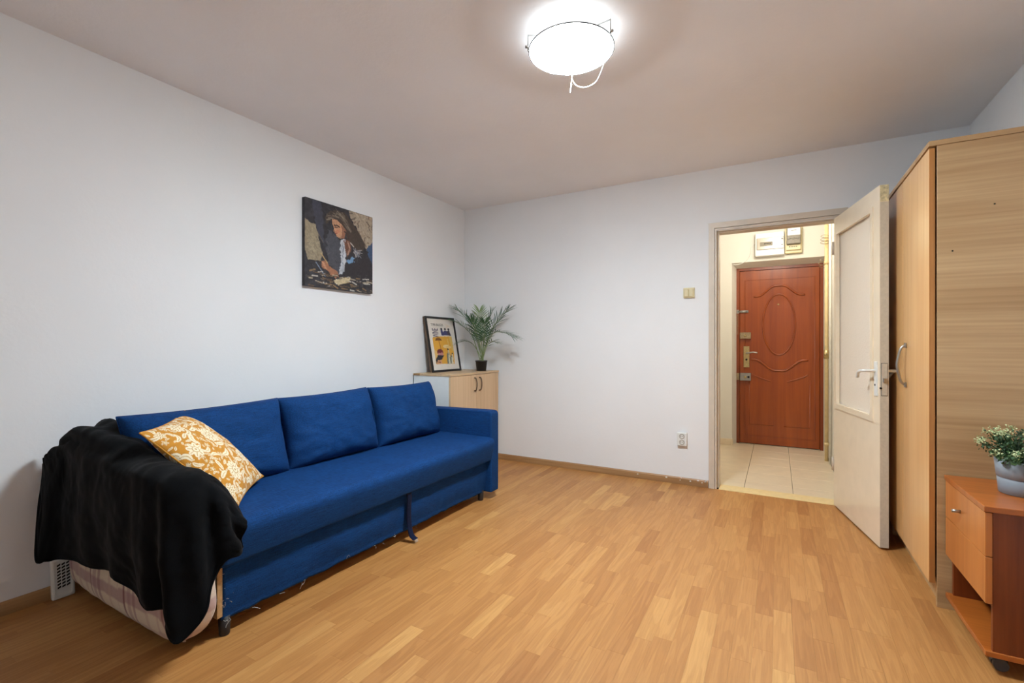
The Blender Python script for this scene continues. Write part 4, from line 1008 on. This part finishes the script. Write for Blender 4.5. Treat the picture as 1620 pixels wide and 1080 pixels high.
# ------------------------------------------------------------------ potted palm on the corner cabinet
PC = Vector((-2.475, 3.80, CZ))
t = thing('potted_palm', PC, 'small green palm in a black pot on top of the corner cabinet', 'plant')
bm = BM(); lathe(bm, [(.044, 0), (.046, .002), (.055, .088), (.0585, .089), (.0585, .1), (.054, .1), (.052, .088), (0.001, .087)], PC, 28); obj('pot', bm, M['blackplastic'], t, True)
bm = BM(); lathe(bm, [(.052, .082), (.03, .09), (.001, .092)], PC, 20, False); obj('soil', bm, M['soil'], t)
def frond(tip, mid, n, ll, mat, seed, spread=.6):
    n = int(n * 1.05)
    r = random.Random(seed); b0 = PC + Vector((r.gauss(0, .012), r.gauss(0, .012), .09)); mid = Vector(mid); tip = Vector(tip)
    pts = smooth_path([b0, b0.lerp(mid, .5) + Vector((0, 0, .015)), mid, mid.lerp(tip, .55) + Vector((0, 0, .02)), tip], 10)
    bm = BM(); tube(bm, pts, .0042, 6, False, lambda q: 1 - .75 * q); st = obj('frond', bm, M['stem'], t, True)
    bm = BM(); N = len(pts); i0 = int(N * .42)
    for k in range(n):
        f = k / (n - 1); i = i0 + f * (N - 1.01 - i0); a = int(i); p = pts[a].lerp(pts[a + 1], i - a); tg = (pts[a + 1] - pts[a]).normalized()
        side = tg.cross(Vector((0, 0, 1))); side = side.normalized() if side.length > .1 else Vector((1, 0, 0)); upv = side.cross(tg).normalized()
        L = 1.28 * ll * (.55 + .45 * math.sin(PI * (.15 + .75 * f))) * (.9 + .2 * r.random())
        for sgn in (-1, 1):
            d = (tg * (spread + .7 * f) + side * sgn * (1.0 - .45 * f) + upv * (.25 + .12 * r.gauss(0, 1))).normalized()
            w = .0048; prev = None
            wd = d.cross(upv).normalized()
            for q in range(5):
                x = q / 4; c = p + d * L * x + Vector((0, 0, -.22 * L * x * x)); ww = w * (math.sin(PI * (.06 + .92 * x)) + .02) * (1 - .25 * x)
                c.x = max(c.x, XL + .012); c.y = min(c.y, YB - .012)
                v = (bm.verts.new(c - wd * ww), bm.verts.new(c + upv * ww * .35), bm.verts.new(c + wd * ww))
                if prev: bm.faces.new((prev[0], prev[1], v[1], v[0])); bm.faces.new((prev[1], prev[2], v[2], v[1]))
                prev = v
    obj('leaflet', bm, mat, st, True, kind='stuff')
X, Y, Z = PC
for k, (tip, mid, n, ll, mat) in enumerate([
    ((-2.735, 3.77, 1.465), (-2.56, 3.79, 1.27), 17, .135, 'palm'), ((-2.745, 3.72, 1.35), (-2.57, 3.77, 1.22), 15, .12, 'palm'),
    ((-2.655, 3.70, 1.145), (-2.55, 3.76, 1.13), 10, .085, 'palm'), ((-2.55, 3.88, 1.45), (-2.50, 3.83, 1.22), 15, .12, 'palm2'),
    ((-2.41, 3.88, 1.43), (-2.455, 3.83, 1.22), 15, .12, 'palm'), ((-2.19, 3.80, 1.44), (-2.38, 3.80, 1.24), 18, .14, 'palm'),
    ((-2.10, 3.74, 1.20), (-2.33, 3.78, 1.23), 17, .125, 'palm'), ((-2.27, 3.74, 1.145), (-2.39, 3.78, 1.12), 9, .08, 'palm'),
    ((-2.50, 3.66, 1.36), (-2.48, 3.75, 1.18), 14, .11, 'palm'), ((-2.36, 3.68, 1.33), (-2.42, 3.76, 1.18), 14, .11, 'palm'),
    ((-2.62, 3.84, 1.36), (-2.52, 3.81, 1.17), 14, .12, 'palm'), ((-2.30, 3.86, 1.36), (-2.40, 3.82, 1.20), 14, .12, 'palm')]):
    frond(tip, mid, n, ll, M[mat], 100 + k)

# ------------------------------------------------------------------ potted bush on the bedside cabinet
GC = Vector((.79, 2.44, NZ))
t = thing('potted_bush', GC, 'bushy green plant with pale blossoms in a grey pot on the bedside cabinet', 'plant')
bm = BM(); lathe(bm, [(.062, 0), (.066, .002), (.0705, .055), (.0685, .057), (.0685, .060), (.072, .062), (.078, .125), (.074, .125), (.068, .105), (.001, .104)], GC, 40); obj('pot', bm, M['greypot'], t, True)
bm = BM(); lathe(bm, [(.069, .1), (.03, .108), (.001, .11)], GC, 20, False); obj('soil', bm, M['soil'], t)
r = random.Random(21)
for k in range(64):
    th = r.random() * 2 * PI; el = .12 + 1.25 * r.random(); R = (.085 + .05 * r.random()) * (1.0 if el > .35 else 1.05)
    d = Vector((math.cos(th) * math.cos(el), math.sin(th) * math.cos(el), math.sin(el))); b0 = GC + Vector((d.x * .03, d.y * .03, .10)); e = GC + Vector((0, 0, .125)) + Vector((d.x * R * 1.12, d.y * R * 1.12, d.z * R * .92))
    if e.y > WY0 - .02: e.y = WY0 - .02
    if e.x > XR - .02: e.x = XR - .02
    pts = smooth_path([b0, b0.lerp(e, .5) + Vector((0, 0, .012)), e], 5)
    bm = BM(); tube(bm, pts, .0014, 5); sp_ = obj('sprig', bm, M['leaf2'], t, True)
    bm = BM()
    for q in range(30):
        f = .25 + .75 * (q / 29); p = b0.lerp(e, f) + Vector((r.gauss(0, .010), r.gauss(0, .010), r.gauss(0, .008)))
        a = Vector((r.gauss(0, 1), r.gauss(0, 1), r.gauss(.5, .8))).normalized(); b = a.orthogonal().normalized(); c = a.cross(b); L = .008 + .006 * r.random(); w = L * .42
        v = [bm.verts.new(x) for x in (p, p + b * w + a * L * .5 + c * .001, p + a * L + c * .002, p - b * w + a * L * .5 + c * .001)]
        bm.faces.new((v[0], v[1], v[2])); bm.faces.new((v[0], v[2], v[3]))
    obj('leaf_spray', bm, M['leaf'] if k % 2 else M['leaf2'], sp_, True, kind='stuff')
    if k % 3 == 0:
        bm = BM()
        for q in range(34):
            p = e + Vector((r.gauss(0, .009), r.gauss(0, .009), r.gauss(.004, .007)))
            a = Vector((r.gauss(0, 1), r.gauss(0, 1), r.gauss(.6, .7))).normalized(); b = a.orthogonal().normalized(); w = .0035
            v = [bm.verts.new(x) for x in (p - b * w, p + a * w * 1.5, p + b * w, p - a.cross(b) * w)]; bm.faces.new(v)
        obj('blossom', bm, M['blossom'], sp_, True, kind='stuff')

# ------------------------------------------------------------------ ceiling lamp
LC = Vector((-.797, 1.95, 0)); RZ = 2.418
t = thing('ceiling_lamp', (LC.x, LC.y, H), 'round white glass ceiling lamp held by three clips, lit', 'lamp')
bm = BM(); lathe(bm, [(.05, H - .03), (.06, H - .001)], LC, 24); obj('ceiling_plate', bm, M['whiteplastic'], t, True)
bm = BM(); lathe(bm, [(q, RZ + .004 - .036 * (1 - (q / .184) ** 2)) for q in (.001, .03, .06, .09, .12, .145, .165, .178, .184)], LC, 40, False)
obj('shade', bm, M['lampglass'], t, True, label='lit opal glass dish')
bm = BM(); lathe(bm, [(q, RZ + .0055 - .0345 * (1 - (q / .184) ** 2)) for q in (.184, .165, .145, .12, .09, .06, .03, .001)], LC, 40, False)
obj('shade_lining', bm, lamp_glass('glowing_glass_inside', 1.8), t, True)
bm = BM(); tube(bm, [(LC.x +   .186 * math.cos(a), LC.y + .186 * math.sin(a), RZ + .006) for a in np.linspace(0, 2 * PI, 64, endpoint=False)], .003, 8, True); obj('shade_rim', bm, M['darkgrey'], t, True, label='thin dark rim')
def clip(x, y):
    d = Vector((x - LC.x, y - LC.y, 0)).normalized(); c = LC + d * .188; z = RZ
    bm = BM(); tube(bm, [(c.x - d.x * .11, c.y - d.y * .11, H - .016), (c.x + d.x * .004, c.y + d.y * .004, H - .02), (c.x + d.x * .004, c.y + d.y * .004, z - .004), (c.x - d.x * .012, c.y - d.y * .012, z - .006)], .0035, 6); o = obj('clip', bm, M['steel'], t, True)
    bm = BM(); tube(bm, [(c.x + d.x * .004, c.y + d.y * .004, z + .012), (c.x + d.x * .016, c.y + d.y * .016, z + .012)], .006, 8); obj('clip_screw', bm, M['steel'], o, True); return c
c1 = clip(-.954, 1.843); c2 = clip(-.618, 1.92); c3 = clip(-.873, 2.148)
for k, a in enumerate((.4, 2.5, 4.6)):
    l = light('lamp_bulb', 'POINT', (LC.x + .07 * math.cos(a), LC.y + .07 * math.sin(a), 2.440), BULB_W / 3, (.93, .98, 1.0), .018)
CORD = [(-.626, 1.93, 2.38), (-.634, 1.937, 2.34), (-.666, 1.964, 2.297), (-.702, 1.993, 2.277), (-.77, 2.049, 2.302), (-.825, 2.093, 2.345), (-.858, 2.12, 2.39)]
bm = BM(); e1 = Vector((c2.x, c2.y, RZ - .004)); e3 = Vector((c3.x, c3.y, RZ - .008))
tube(bm, smooth_path([e1] + [Vector(q) for q in CORD] + [e3], 6), .0015, 6)
setp(obj('pull_cord', bm, M['cord'], None, True), 'thin white cord looping between two clips under the ceiling lamp', 'cord')
bm = BM(); tube(bm, smooth_path([e3, e3 + Vector((-.006, .006, -.03)), e3 + Vector((-.014, .012, -.062))], 4), .0018, 6); obj('cord_end', bm, M['cord'], bpy.data.objects['pull_cord'], True)
